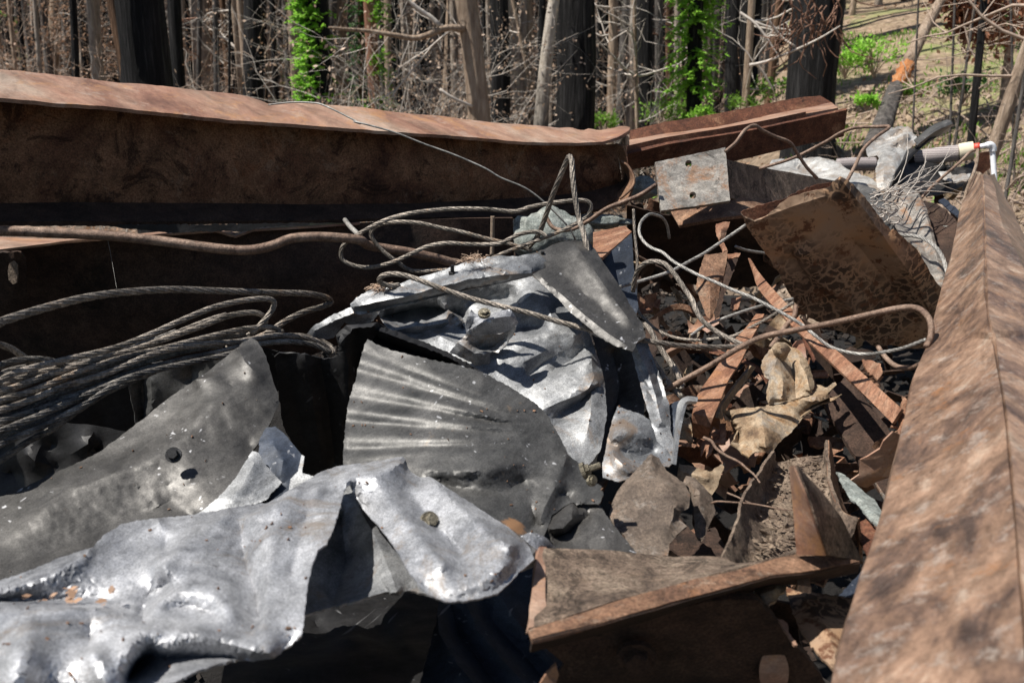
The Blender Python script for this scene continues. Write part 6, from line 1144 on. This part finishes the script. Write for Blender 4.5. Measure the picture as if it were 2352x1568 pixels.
# understory of brush: bare twigs over the forest floor
mb=MB(); m2=MB(); lb=MB(); rnd=random.Random(13)
for i in range(200):
    D=rnd.uniform(20,45); a=rnd.uniform(-.62,.36 if D<24 else .62); q=Vector((a*D,D,terr(a*D,D)-.05)); t=rnd.choice([mb,m2,m2])
    grow(t,q,Vector((rnd.gauss(0,.5),rnd.gauss(0,.4),1)),rnd.uniform(2.0,6.5),.022,2,rnd,.03,3,1,lb if i%2 else None,nb=(3,6),lsz=.07)
T=thing('brushwood',(0,25,terr(0,25)),None,None); T['kind']='stuff'; T['label']='dead brush and bare stems covering the floor of the burnt wood'; T['category']='brush'
mb.build('pale_stems',M['paletwig'],T); m2.build('brown_stems',M['browntwig'],T); lb.build('dry_leaves',M['leafdry'],T,smooth=False)
# dead sticks and weeds on the right slope
mb=MB(); rnd=random.Random(14)
for i in range(200):
    y=rnd.uniform(5.0,13); x=rnd.uniform(.36,.62)*y; q=Vector((x,y,terr(x,y)))
    if rnd.random()<.45:
        an=rnd.uniform(0,6.28); L=rnd.uniform(.3,1.3); e=Vector((math.cos(an),math.sin(an),0))*L; q2=q+e; q2.z=terr(q2.x,q2.y)+rnd.uniform(.0,.25); q.z+=.03
        mb.tube([q,(q+q2)*.5+Vector((0,0,rnd.uniform(0,.12))),q2],[.012,.010,.005],4,False)
    else: grow(mb,q,Vector((rnd.gauss(0,.6),rnd.gauss(0,.5),1)),rnd.uniform(.25,.8),.007,1,rnd,.03,3,nb=(2,4))
T=link('fallen_sticks',mb.v,mb.f,M['browntwig']); tag(T,'dead sticks and dry weeds scattered over the bare right slope','sticks',kind='stuff')
mb=MB(); rnd=random.Random(15)
for i in range(10000):
    y=rnd.uniform(7.5,20); x=rnd.uniform(.3,.62)*y
    if noise.noise(Vector((x*.55,y*.55,8)))<.02 and rnd.random()<.93: continue
    q=Vector((x,y,terr(x,y))); s=rnd.uniform(.05,.13); mb.leaf(q,Vector((rnd.gauss(0,.4),rnd.gauss(0,.4),1)),s,s*.12)
tag(link('grass',mb.v,mb.f,M['lime'],smooth=False),'fresh short grass greening patches of the slope','grass',kind='stuff')
mb=MB(); rnd=random.Random(16)
for i in range(2600):
    y=rnd.uniform(4.5,14); x=rnd.uniform(.3,.64)*y; s=abs(rnd.gauss(0,.022))+.012; q=Vector((x,y,terr(x,y)+s*.2))
    ax=Vector((rnd.gauss(0,1),rnd.gauss(0,1),rnd.gauss(0,1))).normalized()*s; ay=ax.orthogonal().normalized()*s*rnd.uniform(.5,1); az=ax.cross(ay).normalized()*s*.5
    mb.box(q,ax,ay,az)
tag(link('stones',mb.v,mb.f,M['tan'],smooth=False),'loose clods and stones strewn over the bare slope','stones',kind='stuff')

mb=MB(); rnd=random.Random(71)
for i in range(16000):
    D=rnd.uniform(9,34); a=rnd.uniform(-.64,.62); q=Vector((a*D,D,terr(a*D,D)+.02)); 
    if a>.27 and rnd.random()<.8: continue
    mb.leaf(q,Vector((rnd.gauss(0,1),rnd.gauss(0,1),rnd.gauss(0,.5))),rnd.uniform(.05,.16),.03,Vector((rnd.gauss(0,.5),rnd.gauss(0,.5),1)))
tag(link('leaf_litter',mb.v,mb.f,M['leafdry'],smooth=False),'dry leaf litter and bark flakes on the forest floor','leaf litter',kind='stuff')
